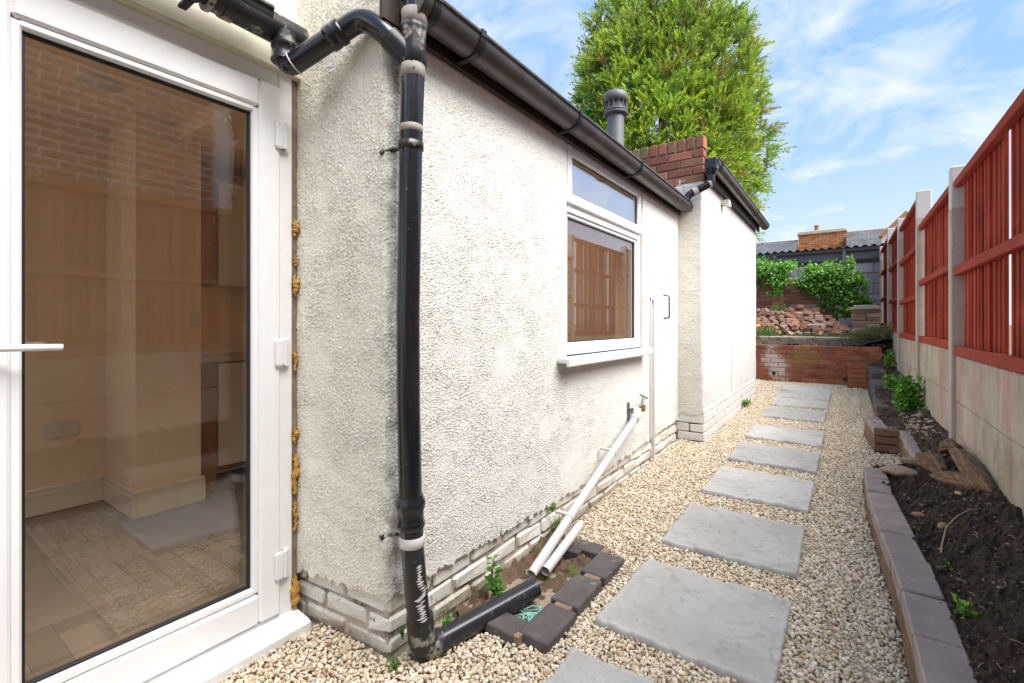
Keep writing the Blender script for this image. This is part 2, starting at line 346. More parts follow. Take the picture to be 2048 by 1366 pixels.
def glass(name, tint, boost=1.0):
    m, t, b = nmat(name); t.nodes.remove(b)
    ge = N(t, 'ShaderNodeNewGeometry'); d = N(t, 'ShaderNodeVectorMath', operation='DOT_PRODUCT')
    t.links.new(ge.outputs['Normal'], d.inputs[0]); t.links.new(ge.outputs['Incoming'], d.inputs[1])
    a = N(t, 'ShaderNodeMath', operation='ABSOLUTE'); t.links.new(d.outputs['Value'], a.inputs[0])
    s = N(t, 'ShaderNodeMath', operation='SUBTRACT'); s.inputs[0].default_value = 1; t.links.new(a.outputs[0], s.inputs[1])
    p = N(t, 'ShaderNodeMath', operation='POWER'); t.links.new(s.outputs[0], p.inputs[0]); p.inputs[1].default_value = 5
    q = N(t, 'ShaderNodeMath', operation='MULTIPLY_ADD'); t.links.new(p.outputs[0], q.inputs[0]); q.inputs[1].default_value = .9; q.inputs[2].default_value = .075*boost; q.use_clamp = True
    tr = N(t, 'ShaderNodeBsdfTransparent'); tr.inputs[0].default_value = (*tint, 1)
    gl = N(t, 'ShaderNodeBsdfGlossy'); gl.inputs['Roughness'].default_value = 0; gl.inputs[0].default_value = (1, 1, 1, 1)
    mx = N(t, 'ShaderNodeMixShader'); t.links.new(q.outputs[0], mx.inputs[0]); t.links.new(tr.outputs[0], mx.inputs[1]); t.links.new(gl.outputs[0], mx.inputs[2])
    t.links.new(mx.outputs[0], t.nodes['Material Output'].inputs[0]); return m
M['glass'] = glass('window_glass', (.97, .97, .96), 1.8); M['glass_top'] = glass('window_glass_top', (.97, .97, .96), 5.5); M['door_glass'] = glass('door_glass', (.97, .96, .93), 1.4)
M['plaster_in'] = basic('interior_plaster', (.84, .65, .45), .8, .03, 3, 30, 0)
M['skirting'] = basic('skirting', (.72, .64, .52), .4, .03, 3, 30, 0)
M['cab'] = basic('cabinet_white', (.62, .55, .45), .35, .03, 3, 30, 0)
M['cab_wood'] = basic('cabinet_wood', (.34, .16, .06), .5, .12, 4, 40, 0)
M['worktop'] = basic('worktop', (.50, .36, .22), .4, .15, 8, 60, 0)
M['copper'] = basic('copper_tap', (.42, .13, .08), .25, .1, 8, 60, 0, metal=.9)
M['floor_in'] = basic('interior_floor', (.36, .27, .20), .5, .25, 5, 60, .1, .001)
M['slate'] = basic('roof_slate', None, .7, .2, 3, 20, .4, .01, attr=True)
M['dark_sheet'] = basic('dark_sheet', (.115, .115, .13), .5, .12, 2, 20, .1, .003)
M['felt'] = basic('roof_felt', (.07, .07, .072), .9, .2, 5, 80, .4, .004)
M['block'] = basic('block', None, .95, .12, 10, 60, .5, .006, attr=True)
M['terracotta'] = basic('terracotta', (.44, .20, .11), .8, .12, 4, 30, .2, .003)
M['stone_kerb'] = basic('stone_kerb', (.46, .40, .30), .9, .15, 5, 60, .5, .006, dirt=(.16, .15, .09), dscale=6, dpos=(.55, .7))
M['net'] = basic('mesh_net', (.25, .55, .48), .5, .1, 9, 60, 0)
# ------------------------------------------------------------------ setting: ground
def gz(y): return .027*np.maximum(np.asarray(y, float)-2, 0)
def terr(x, y):   # broad terrain far away and under everything
    x = np.asarray(x, float); y = np.asarray(y, float)
    z = gz(np.minimum(y, 9.2))-.03
    return np.where(y > 9.25, .78+.02*np.minimum(y-9.2, 8), z)-.0
def grid(xs, ys, zf):
    X, Y = np.meshgrid(xs, ys, indexing='ij'); Z = zf(X, Y)
    V = np.stack([X.ravel(), Y.ravel(), Z.ravel()], 1); a, b_ = len(xs), len(ys)
    I = np.arange(a*b_).reshape(a, b_)
    F = np.stack([I[:-1, :-1].ravel(), I[1:, :-1].ravel(), I[1:, 1:].ravel(), I[:-1, 1:].ravel()], 1)
    return V, F
xs = np.concatenate([np.linspace(-120, -8, 12), np.linspace(-6, 6, 40), np.linspace(8, 120, 12)])
ys = np.concatenate([np.linspace(-60, -4, 8), np.linspace(-3, 9.24, 50), [9.26], np.linspace(9.6, 16, 20), np.linspace(20, 200, 12)])
V, F = grid(xs, ys, lambda X, Y: terr(X, Y)-.04)
tag(make('ground', V, F, M['earth'], smooth=True), kind='structure')
V, F = grid(np.linspace(-1.75, .42, 90), np.linspace(-2, 9.1, 260), lambda X, Y: gz(Y)+.006*lowf(X, Y, .02)-.004)
tag(make('gravel_path', V, F, M['gravel_bed'], smooth=True), kind='structure')
# outer edge of the bed walls, X as a function of Y
NB = [(.6, .165), (1.2, .166), (1.67, .168), (1.91, .173), (2.2, .165), (2.49, .151), (2.77, .133), (3.34, .103), (3.95, .097)]  # wall points worked back from image pixels, as are most positions below
def xw(y):
    y = np.asarray(y, float)
    near = np.interp(y, [p[0] for p in NB], [p[1] for p in NB])
    return np.where(y < 4.0, near+.05, np.where(y < 5.0, .42, np.where(y < 5.6, .2, .30)))
def soilz(X, Y):
    base = np.interp(Y, [0, 3.5, 4.1, 4.4, 5.5, 6.5, 8, 9.1], [.165, .175, .21, .255, .285, .30, .42, .56])
    return base+.010*lowf(X, Y, .006)+.005*samp(TM, X/.003, Y/.003)+.2*np.clip((X-.22)/.36, 0, 1)**1.3*np.interp(Y, [3, 4.3, 5, 6], [1, .7, .5, .5])
def soil_sheet(name, y0, y1, mat, nx, ny):
    T = np.linspace(0, 1, nx); Y = np.linspace(y0, y1, ny); TT, YY = np.meshgrid(T, Y, indexing='ij')
    XX = xw(YY)+TT*(.615-xw(YY)); ZZ = soilz(XX, YY); V = np.stack([XX.ravel(), YY.ravel(), ZZ.ravel()], 1)
    I = np.arange(nx*ny).reshape(nx, ny); F = np.stack([I[:-1, :-1].ravel(), I[1:, :-1].ravel(), I[1:, 1:].ravel(), I[:-1, 1:].ravel()], 1)
    return tag(make(name, V, F, mat, smooth=True), kind='structure')
soil_sheet('soil', .4, 4.02, M['soil'], 90, 560)
soil_sheet('soil_far', 4.03, 9.15, M['soil_brown'], 60, 420)
# ------------------------------------------------------------------ gravel stones
def icos(sub):
    import bmesh
    bm = bmesh.new(); bmesh.ops.create_icosphere(bm, subdivisions=sub, radius=1); V = np.array([v.co[:] for v in bm.verts]); F = np.array([[v.index for v in f.verts] for f in bm.faces]); bm.free(); return V, F
I1, I2, I3 = icos(1), icos(2), icos(3)
def stone_templates(ico, n, flat=.62, planes=11):
    out = []
    for _ in range(n):
        d = rng.normal(size=(planes, 3)); d /= np.linalg.norm(d, axis=1)[:, None]; k = rng.uniform(.62, 1.0, planes)
        dt = ico[0]@d.T; r = np.min(np.where(dt > .05, k/np.maximum(dt, .05), 9), axis=1); r = np.minimum(r, 1.15)
        out.append(ico[0]*r[:, None]*np.array([1, rng.uniform(.7, .95), rng.uniform(flat-.1, flat+.15)]))
    return np.array(out)
def rotm(a, b, c):
    ca, sa, cb, sb, cc, s_ = np.cos(a), np.sin(a), np.cos(b), np.sin(b), np.cos(c), np.sin(c)
    Z = np.zeros_like(a); O = np.ones_like(a)
    Rz = np.stack([ca, -sa, Z, sa, ca, Z, Z, Z, O], 1).reshape(-1, 3, 3); Ry = np.stack([cb, Z, sb, Z, O, Z, -sb, Z, cb], 1).reshape(-1, 3, 3); Rx = np.stack([O, Z, Z, Z, cc, -s_, Z, s_, cc], 1).reshape(-1, 3, 3)
    return Rz@Ry@Rx
def scatter_stones(name, P, size, cols, ico, ntmp=24, tilt=.9, mat='stone', flat=.62, smooth=False, parent=None):
    T = stone_templates(ico, ntmp, flat); n = len(P); k = rng.integers(0, ntmp, n)
    Rm = rotm(rng.uniform(0, 6.28, n), rng.normal(0, tilt*.5, n), rng.normal(0, tilt*.5, n))
    V = np.einsum('nij,nvj->nvi', Rm, T[k])*size[:, None, None]+P[:, None, :]; nv = len(ico[0])
    F = (ico[1][None]+(np.arange(n)*nv)[:, None, None]).reshape(-1, 3)
    C = np.repeat(cols, len(ico[1]), axis=0)
    return make(name, V.reshape(-1, 3), F, M[mat], parent, C, smooth)
SL = [(1.19, -.473), (1.95, -.478), (2.735, -.476), (3.56, -.474), (4.375, -.468), (5.17, -.462), (6.22, -.474), (7.0, -.466), (7.62, -.463), (8.24, -.463)]
def gravel_pts(y0, y1, sp, layer):
    X, Y = np.meshgrid(np.arange(-1.7, .42, sp), np.arange(y0, y1, sp)); X = X.ravel()+rng.uniform(-.5, .5, X.size)*sp; Y = Y.ravel()+rng.uniform(-.5, .5, Y.size)*sp
    k = np.ones(len(X), bool)
    k &= ~((X < -1.262) & (Y > 1.075)); k &= ~((X < -1.03) & (Y > 4.5) & (Y < 7.6))
    k &= ~((X < -1.655) & (Y < 1.1))
    near = np.interp(Y, [p[0] for p in NB], [p[1] for p in NB])
    lim = np.where(Y < 3.97, near, np.where(Y < 4.95, .365, np.where(Y < 5.6, np.interp(Y, [4.95, 5.55], [.2, .15]), .27))); k &= X < lim
    k &= ~((X > .03) & (X < .28) & (Y > 8.74)); k &= Y < 9.04
    for (yc, xc) in SL: k &= ~((abs(X-xc) < .297) & (abs(Y-yc) < .288))
    k &= ~((X > -1.15) & (X < -.85) & (Y > 1.42) & (Y < 2.18) & (X < -.86+.0*Y)); k &= ~((X < -.96) & (Y > 1.45) & (Y < 2.13)); k &= ~((X < -1.16) & (Y > 1.30) & (Y < 2.0))
    k &= ~((abs(X+1.178-.26*(Y-1.2)) < .030) & (Y > 1.13) & (Y < 1.5)); k &= ~(((X+1.13)**2+(Y-1.43)**2) < .0009)
    X = X[k]; Y = Y[k]; Z = gz(Y)+layer+rng.uniform(-.003, .006, len(X))
    Z += .012*np.exp(-((X+1.22)/.08)**2)*(Y > 1.9)+.012*np.exp(-((X-.13)/.05)**2)
    return np.stack([X, Y, Z], 1)
PAL = np.array([(.55, .465, .345), (.61, .53, .41), (.64, .565, .45), (.50, .40, .28), (.70, .63, .53), (.43, .35, .25), (.57, .45, .29), (.36, .23, .14), (.50, .46, .40)])
def gcols(n):
    c = PAL[rng.choice(len(PAL), n, p=[.2, .22, .17, .12, .1, .07, .08, .02, .02])]*1.17*rng.uniform(.87, 1.12, (n, 1)); return np.clip(c, 0, .9)
P = np.vstack([gravel_pts(.6, 3.0, .0115, .004), gravel_pts(.6, 3.0, .018, .011)]); n = len(P)
g0 = scatter_stones('gravel', P, rng.uniform(.0052, .0094, n)*rng.choice([.9, 1, 1, 1.25], n), gcols(n), I2)
P = np.vstack([gravel_pts(3.0, 9.04, .0145, .004), gravel_pts(3.0, 9.04, .026, .012)]); n = len(P)
g1 = scatter_stones('gravel', P, rng.uniform(.0072, .0125, n), gcols(n)*1.04, I1)
for o, l in ((g0, 'cream and buff limestone gravel chippings around the nearest slabs'), (g1, 'cream gravel chippings covering the path further along')): tag(o, l, 'gravel', kind='stuff')
P = np.array([(xc+rng.uniform(-.28, .28), yc+rng.uniform(-.27, .27), float(gz(yc))+.044) for yc, xc in SL[:7] for _ in range(5)]); n = len(P)
tag(scatter_stones('stray_gravel', P, rng.uniform(.003, .008, n), gcols(n), I2), 'a few stray gravel chippings lying on the slabs', 'gravel', kind='stuff')
# ------------------------------------------------------------------ stepping slabs
def slab(yc, xc, i, label):
    n = 90; h = .30; hy = .29
    z0 = float(gz(yc)); tilt = rng.normal(0, .006, 2)
    u = np.linspace(-1, 1, n); U, W = np.meshgrid(u, u, indexing='ij')
    ang = rng.normal(0, .010); wob = .0013
    X = U*h; Y = W*hy
    e = 1-np.maximum(abs(U), abs(W)); edge = np.clip(e/.025, 0, 1)
    ox, oy = rng.uniform(0, 9, 2)
    a1 = samp(TL, (X+ox)/.0075, (Y+oy)/.0075); a2 = samp(TL, (X+ox+3)/.012, (Y+oy)/.012)
    steps = np.tanh(a1*9)*.0030+np.tanh((a2-.6)*14)*.0026
    Z = .036+steps+.0011*samp(TM, (X+ox)/.004, (Y+oy)/.004)-.004*(1-edge)**2
    Xr = X+wob*samp(TM, W*60+i*7, U*0)*(abs(U) > .97); Yr = Y+wob*samp(TM, U*60+i*9, W*0)*(abs(W) > .97)
    xx = xc+Xr*math.cos(ang)-Yr*math.sin(ang); yy = yc+Xr*math.sin(ang)+Yr*math.cos(ang)
    slope = .02 if yc > 2 else 0
    zz = z0+Z+tilt[0]*X+(tilt[1]+slope)*Y
    top = np.stack([xx, yy, zz], -1)
    V = top.reshape(-1, 3); I = np.arange(n*n).reshape(n, n)
    F = np.stack([I[:-1, :-1].ravel(), I[1:, :-1].ravel(), I[1:, 1:].ravel(), I[:-1, 1:].ravel()], 1)
    ring = np.concatenate([I[:, 0], I[-1, 1:], I[:-1, -1][::-1], I[0, 1:-1][::-1]]); lo = V[ring]-np.array([0, 0, .042]); lo[:, :2] += (lo[:, :2]-np.array([xc, yc]))*.004
    b0 = len(V); V = np.vstack([V, lo]); k = len(ring); j = np.arange(k); j2 = (j+1) % k
    F = np.vstack([F, np.stack([ring[j], b0+j, b0+j2, ring[j2]], 1)])
    tone = rng.uniform(.9, 1.1); C = np.ones((len(V), 3))*tone
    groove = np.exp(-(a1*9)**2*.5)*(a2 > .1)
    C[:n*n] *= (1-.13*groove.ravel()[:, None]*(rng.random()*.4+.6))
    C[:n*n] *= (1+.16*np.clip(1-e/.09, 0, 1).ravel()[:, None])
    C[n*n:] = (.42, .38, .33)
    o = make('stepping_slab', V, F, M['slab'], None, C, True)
    return tag(o, label, 'paving slab', 'grey stepping slabs set in the gravel path')
lb = ['grey riven slab nearest the camera, cut by the bottom edge of the picture', 'large grey riven slab right beside the brick gully surround', 'second whole grey slab counting from the camera, just past the brick gully surround',
      'third whole grey slab counting from the camera along the gravel path', 'fourth whole grey slab counting from the camera, near the middle of the path', 'fifth whole grey slab from the camera, just this side of the widest gravel gap',
      'sixth whole grey slab from the camera, just beyond the widest gravel gap', 'seventh whole grey slab, fourth from the far end of the path', 'grey slab third from the far end of the path', 'grey slab at the far end of the path nearest the red brick wall']
lb[7] = 'seventh whole grey slab, third from the far end of the path'; lb[8] = 'grey slab second from the far end of the path'
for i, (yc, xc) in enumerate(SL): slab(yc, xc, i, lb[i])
# ------------------------------------------------------------------ THE HOUSE
house = empty('house', (-1.5, 2.5, 0)); tag(house, 'white roughcast single storey rear extension of a house with painted brick plinth', 'house')
def roughcast(name, sv, posf, zb, zt, nz, amp=.0016, hole=None, colouring=None, seed=0, parent=house):
    """a render coat: s along the wall, z up, real relief"""
    sv = np.asarray(sv); zz = np.linspace(0, 1, nz)
    xy, nn = posf(sv)
    S, T = np.meshgrid(sv, zz, indexing='ij'); zbv = zb(sv)[:, None]
    kw = max(3, int(.25/np.median(np.diff(sv)))) | 1; zs = np.convolve(np.pad(zbv[:, 0], kw//2, mode='edge'), np.ones(kw)/kw, 'valid')[:, None] if len(sv) > kw*2 else zbv
    Z = zs+T*(zt-zs)+(zbv-zs)*np.exp(-T*45)
    if hole:   # snap rows to the hole's edges
        for e in (hole[2], hole[3]):
            r = int(np.argmin(abs(Z[len(sv)//2]-e))); Z[:, r] = np.where((sv > hole[0]-.1) & (sv < hole[1]+.1), e, Z[:, r])
        for e in (hole[0], hole[1]):
            i = int(np.argmin(abs(sv-e))); S[i] = e; xy2, _ = posf(np.array([e])); xy[i] = xy2[0]
    nse = samp(TN, (S+seed)/.0016, Z/.0016); n2 = samp(TN2, (S+seed)/.0018, Z/.0018)
    lo = lowf(S+seed, Z, .009)
    a = np.clip(1+.18*lo, .5, 1.35)
    if colouring is not None: a = a*colouring(S, Z)[1]
    h = amp*1.45*a*(np.clip(nse, -1.0, 2.2)+.14*n2)+.0007*lo
    X = xy[:, 0][:, None]+nn[:, 0][:, None]*h; Y = xy[:, 1][:, None]+nn[:, 1][:, None]*h
    base = np.array([.80, .79, .755]); C = np.ones(S.shape+(3,))*base
    if colouring is not None: C = C*colouring(S, Z)[0]
    ns = len(sv)
    # folded-in lower lip
    lipX = X[:, :1]-nn[:, 0][:, None]*.016; lipY = Y[:, :1]-nn[:, 1][:, None]*.016
    X = np.hstack([lipX, X]); Y = np.hstack([lipY, Y]); Z = np.hstack([Z[:, :1]-.002, Z]); C = np.concatenate([C[:, :1]*.9, C], 1); nz += 1
    V = np.stack([X.ravel(), Y.ravel(), Z.ravel()], 1); I = np.arange(ns*nz).reshape(ns, nz)
    F = np.stack([I[:-1, :-1].ravel(), I[1:, :-1].ravel(), I[1:, 1:].ravel(), I[:-1, 1:].ravel()], 1)
    if hole:
        Sf = np.repeat(.5*(sv[:-1]+sv[1:])[:, None], nz-1, 1).ravel(); Zf = .25*(Z[:-1, :-1]+Z[1:, :-1]+Z[1:, 1:]+Z[:-1, 1:]).ravel()
        k = (Sf > hole[0]) & (Sf < hole[1]) & (Zf > hole[2]) & (Zf < hole[3]); F = F[~k]
    return make(name, V, F, M['roughcast'], parent, C.reshape(-1, 3), True)
XR = -1.27; RC = .035
def pos_main(s):   # s=0 at pier reveal, along +X, round the corner, along +Y
    L0 = .49-RC; A = RC*math.pi/2; xy = np.zeros((len(s), 2)); nn = np.zeros((len(s), 2))
    f = s < L0; xy[f] = np.stack([-1.76+s[f], 1.07-.042*(1-s[f]/L0)], 1); nn[f] = (0, -1)
    m_ = (s >= L0) & (s < L0+A); th = (s[m_]-L0)/RC; xy[m_] = np.stack([XR-RC+RC*np.sin(th), 1.07+RC-RC*np.cos(th)], 1); nn[m_] = np.stack([np.sin(th), -np.cos(th)], 1)
    b_ = s >= L0+A; xy[b_] = np.stack([np.full(b_.sum(), XR), 1.07+RC+(s[b_]-L0-A)], 1); nn[b_] = (1, 0)
    return xy, nn
SC = .49-RC+RC*math.pi/2          # arc end
def s_of_y(y): return SC+(y-1.07-RC)
def zb_main(s):
    b_ = np.interp(s, [0, .49, s_of_y(2.1), s_of_y(2.8), s_of_y(4.45)], [.20, .218, .205, .20, .275])
    return b_+.006*samp(TM, s/.006, s*0)+.004*samp(TM, s/.0022, s*0+9)
def stain_light_main(S, Z):
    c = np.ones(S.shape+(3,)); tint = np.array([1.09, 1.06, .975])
    c *= np.where((S < SC-.03)[..., None], tint, 1.0)  # pier face painted paler to make up for the weak light on it
    lo = samp(TL, S/.006, Z/.012)
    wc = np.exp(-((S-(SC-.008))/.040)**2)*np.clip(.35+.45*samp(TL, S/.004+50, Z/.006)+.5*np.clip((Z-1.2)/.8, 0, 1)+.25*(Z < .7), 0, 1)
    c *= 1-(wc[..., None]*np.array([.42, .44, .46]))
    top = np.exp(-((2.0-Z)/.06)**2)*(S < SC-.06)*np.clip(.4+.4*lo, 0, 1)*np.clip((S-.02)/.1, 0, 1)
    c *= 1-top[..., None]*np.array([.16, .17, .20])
    eave_shade = np.clip((Z-2.09)/.05, 0, 1)*(S > SC)*np.clip(.8+.3*lo, 0, 1)  # shade below the gutter, painted into the wall as a pinkish strip
    c *= 1-eave_shade[..., None]*np.array([.08, .17, .20])
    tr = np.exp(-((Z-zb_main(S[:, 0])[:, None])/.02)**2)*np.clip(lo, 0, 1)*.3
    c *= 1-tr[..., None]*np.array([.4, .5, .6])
    amp = np.ones(S.shape)
    for (sy, z, r, q) in ((s_of_y(1.98), .44, .045, .1), (s_of_y(2.1), .62, .06, .3), (.10, .62, .035, .1), (s_of_y(2.4), .35, .14, .35), (s_of_y(1.75), .95, .12, .55), (.1, 1.0, .1, .6)):
        amp *= 1-(1-q)*np.exp(-(((S-sy)**2+(Z-z)**2)/r**2)**2)
    amp *= 1-.6*np.clip((Z-2.07)/.05, 0, 1)*(S > SC)
    c *= (1-.10*np.exp(-(((S-s_of_y(2.9))/.7)**2+((Z-.9)/.05)**2))[..., None]*np.array([.5, .8, 1.1]))  # shadow below the sill, put into the colour as a brownish band
    # rust drips under the sill, small dirt spots
    for (sy, z, r, k) in ((.20, 1.585, .016, .7), (.12, 1.575, .02, .5), (s_of_y(2.32), .83, .02, .6), (s_of_y(2.95), .80, .015, .4), (s_of_y(2.7), .42, .03, .35)):
        c *= 1-(k*np.exp(-((S-sy)**2+(Z-z)**2)/r**2)*np.clip(.5+samp(TM, S/.003, Z/.003), 0, 1))[..., None]*np.array([.5, .6, .8])
    return c, amp
HOLE = (s_of_y(2.33), s_of_y(3.545), .975, 2.2)
sA = np.arange(0, SC, .0036)
roughcast('roughcast_wall', np.append(sA, SC), pos_main, zb_main, 2.62, 600, hole=None, colouring=stain_light_main)
sB = [SC]; d = .0036
while sB[-1] < s_of_y(4.49): sB.append(sB[-1]+d); d = min(.0043, d*1.0016)
roughcast('roughcast_wall', np.array(sB), pos_main, zb_main, 2.25, 620, hole=HOLE, colouring=stain_light_main)
# far block: returns towards us, then its long side
Y2, X2 = 4.49, -1.05
def pos_far(s):
    L0 = .24; xy = np.zeros((len(s), 2)); nn = np.zeros((len(s), 2)); r = .025
    f = s < L0-r; xy[f] = np.stack([-1.29+s[f], np.full(f.sum(), Y2)], 1); nn[f] = (0, -1)
    A = r*math.pi/2; m_ = (s >= L0-r) & (s < L0-r+A); th = (s[m_]-L0+r)/r; xy[m_] = np.stack([X2-r+r*np.sin(th), Y2+r-r*np.cos(th)], 1); nn[m_] = np.stack([np.sin(th), -np.cos(th)], 1)
    b_ = s >= L0-r+A; xy[b_] = np.stack([np.full(b_.sum(), X2), Y2+r+(s[b_]-L0+r-A)], 1); nn[b_] = (1, 0)
    return xy, nn
def zb_far(s): return np.interp(s, [0, .24, 3.3], [.33, .33, .37])+.005*samp(TM, s/.008, s*0)
def stain_light_far(S, Z):
    c = np.ones(S.shape+(3,))*np.where((S < .23)[..., None], np.array([.95, .93, .89]), np.array([.87, .88, .90])); lo = samp(TL, S/.01, Z/.01)  # face tones differ; long side painted duller against its strong sunlight
    dm = np.exp(-((S-.0)/.05)**2)*np.clip((Z-2.0)/.2, 0, 1)*.5; c *= 1-dm[..., None]*np.array([.4, .6, .8])
    return c, np.full(S.shape, .8)
roughcast('roughcast_wall', np.concatenate([np.arange(0, .28, .006), np.arange(.28, 3.33, .0065)]), pos_far, zb_far, 2.5, 420, amp=.0018, colouring=stain_light_far, seed=5)
# plinth bricks
def brick_run(mb, o, U, Nn, L, courses, bl=.225, jt=.010, dep=.05, jit=.0015, colf=None, start=0, ch=.005, proud=.003, half=.5):
    """courses: (z0,z1) relative; o = start point on face plane; Nn outward normal"""
    U = np.array(U, float); Nn = np.array(Nn, float); o = np.array(o, float); Zv = np.array([0, 0, 1.])
    for k, (z0, z1) in enumerate(courses):
        x = -(start+(half*bl if k % 2 else 0)) % bl
        x -= bl if x > 0 else 0
        while x < L-.012:
            a = max(x, 0); e = min(x+bl-jt, L); x += bl
            if e-a < .015: continue
            out = rng.uniform(0, proud)
            c = o+U*(a+e)/2+Nn*(out-dep/2)+Zv*(z0+z1)/2
            col = colf(c) if colf else (1, 1, 1)
            mb.cbox(c, ((e-a)/2, dep/2, (z1-z0)/2), ch, U, Nn, Zv, jit, col)
mb = MB(); cs = [(-.06, .012), (.022, .073), (.083, .143), (.152, .212)]
cs = [(-.07, .000), (.010, .066), (.078, .140), (.151, .225)]
brick_run(mb, (-1.79, 1.050, 0), (.9966, .083, 0), (.083, -.9966, 0), .498, cs, start=.05, jit=.0035, ch=.010, proud=.004)
brick_run(mb, (-1.288, 1.092, 0), (0, 1, 0), (1, 0, 0), 3.40, cs+[(.236, .29)], start=.12, jit=.0035, ch=.010, proud=.004)
mb.build('plinth', M['painted_brick'], house)
mb = MB(); mb.prism([(-1.80, 1.056, -.1), (-1.295, 1.098, -.1), (-1.295, 1.2, -.1), (-1.80, 1.2, -.1)], (0, 0, 0), (0, 0, .33)); mb.box(-1.34, -1.294, 1.094, 4.5, -.1, .30, 0); mb.box(-1.34, -1.056-.006, 4.512, 4.7, -.05, .35, 0); mb.box(-1.2, -1.060, 4.512, 7.52, -.05, .36, 0)
mb.build('plinth_mortar', M['plinth_mortar'], house)
mb = MB(); cs = [(.0, .065), (.075, .142), (.152, .222), (.232, .345)]
brick_run(mb, (-1.29, 4.498, .0), (1, 0, 0), (0, -1, 0), .246, [(.02, .085), (.095, .165), (.175, .245), (.255, .335)], start=.1, proud=.003, jit=.0012)
brick_run(mb, (-1.044, 4.502, .0), (0, 1, 0), (1, 0, 0), 3.02, [(.02, .085), (.095, .165), (.175, .245), (.255, .335), (.345, .38)], start=0, proud=.003, jit=.0012)
mb.build('plinth', M['painted_brick_far'], house)
# end wall of far block, wall cores and roofs, inner leaf around the openings
mb = MB()
mb.box(-3.4, -1.056, 7.40, 7.535, 0, 2.5, 0)
mb.build('end_wall', M['white_smooth'], house)
mb = MB()
mb.box(-3.9, -1.20, 1.14, 2.7, 2.268, 2.31, .002); mb.box(-2.15, -1.20, 2.7, 4.48, 2.268, 2.31, .002); mb.box(-3.9, -2.15, 3.9, 4.48, 2.268, 2.31, .002)  # unseen opening added in the roof to let daylight into the kitchen
mb.box(-3.9, -1.02, 4.56, 7.6, 2.52, 2.60, .002)
mb.box(-3.9, -1.87, -.2, 1.0, 2.62, 2.7, .002)  # stops short, leaving an added opening that brightens the room behind the door
mb.build('roof', M['felt'], house)
# window reveal strips
mb = MB()
mb.box(-1.36, -1.2715, 2.318, 2.332, .97, 2.205, 0); mb.box(-1.36, -1.2715, 3.543, 3.556, .97, 2.205, 0)
mb.box(-1.30, -1.2675, 2.24, 3.56, .955, .978, .002)
mb.build('reveal', M['white_smooth'], house)
# inner leaf (seen through the glass)
mb = MB()
mb.box(-1.50, -1.33, 1.2, 2.318, .12, 2.26, 0); mb.box(-1.50, -1.33, 3.556, 4.49, .12, 2.26, 0); mb.box(-1.50, -1.33, 2.318, 3.556, .12, .97, 0); mb.box(-1.50, -1.33, 2.318, 3.556, 2.205, 2.26, 0)
mb.box(-1.92, -1.80, 1.008, 1.2, .12, 2.26, 0); mb.box(-1.92, -1.34, 1.2, 1.25, .12, 2.26, 0)
mb.box(-3.7, -3.6, -2.6, -2.3, .12, 2.3, 0); mb.box(-3.7, -3.6, -2.3, -.3, .12, .6, 0); mb.box(-3.7, -3.6, -.3, 4.49, .12, 2.3, 0); mb.box(-3.6, -1.5, 4.42, 4.49, .12, 2.3, 0); mb.box(-3.6, -1.75, -2.6, -2.5, .12, 2.3, 0); mb.box(-1.92, -1.80, -2.6, .13, 0, 2.3, 0)  # unseen gap added in the back wall to bring in more daylight
mb.box(-3.6, -3.11, .911, 1.227, .12, 2.3, .002)
mb.build('interior_wall', M['plaster_in'], house)
mb = MB(); mb.box(-3.7, -1.5, 1.1, 2.7, 2.262-.03, 2.255, 0); mb.box(-3.7, -1.5, 3.9, 4.49, 2.232, 2.255, 0); mb.box(-2.2, -1.5, 2.7, 3.9, 2.232, 2.255, 0); mb.box(-3.7, -1.80, -.25, 1.1, 2.30, 2.33, 0); mb.box(-3.7, -3.5, -2.6, -.25, 2.30, 2.33, 0); mb.box(-3.7, -1.85, 1.101, 1.13, 2.2, 2.36, 0); mb.build('ceiling', M['plaster_in'], house)  # gaps added under the roof openings to brighten both rooms
mb = MB()
L_, W_ = .36, .09
for i in range(-60, 60):
    for j in range(-12, 12):
        for (lx, ly, h) in ((i*W_+j*L_+L_/2, i*W_-j*L_+W_/2, (L_/2-.001, W_/2-.001)), (L_+i*W_+j*L_+W_/2, W_-L_+i*W_-j*L_+L_/2, (W_/2-.001, L_/2-.001))):
            x, y = lx-2.7, ly+.6
            if -3.45 < x < -1.98 and -.7 < y < 2.4:
                s_ = random.uniform(.82, 1.15); mb.cbox((x, y, .11), (h[0], h[1], .009), .0004, col=(.25*s_, .185*s_, .14*s_))
mb.box(-3.6, -1.84, -.9, 2.6, .09, .1165, 0, col=(.22, .165, .125))
M['floor_board'] = basic('floor_board', None, .4, .12, 10, 60, .1, .001, attr=True)
mb.build('interior_floor', M['floor_board'], house)
mb = MB(); mb.box(-3.7, -1.83, -2.6, 4.49, .02, .098, 0); mb.build('floor_slab', M['floor_in'], house)
mb = MB()
def skirt(x0, x1, y0, y1): mb.box(x0, x1, y0, y1, .12, .235, .002); mb.box(min(x0, x1)+(.0 if x1-x0 > .1 else 0), max(x0, x1)-(.006 if x1-x0 < .1 else 0), y0+(.006 if y1-y0 < .1 else 0), y1, .235, .262, .004)
skirt(-3.6, -3.582, -2.4, .893); skirt(-3.6, -3.092, .893, .911); skirt(-3.11, -3.092, .9112, 1.245)
mb.build('skirting_board', M['skirting'], house)
mb = MB(); mb.box(-3.6, -3.588, .64, .79, .525, .615, .003); mb.build('wall_socket', M['cab'], house)
sk = MB(); sk.box(-3.11, -3.10, 1.175, 1.225, 1.15, 1.235, .003); sk.build('wall_socket', M['cab'], house)
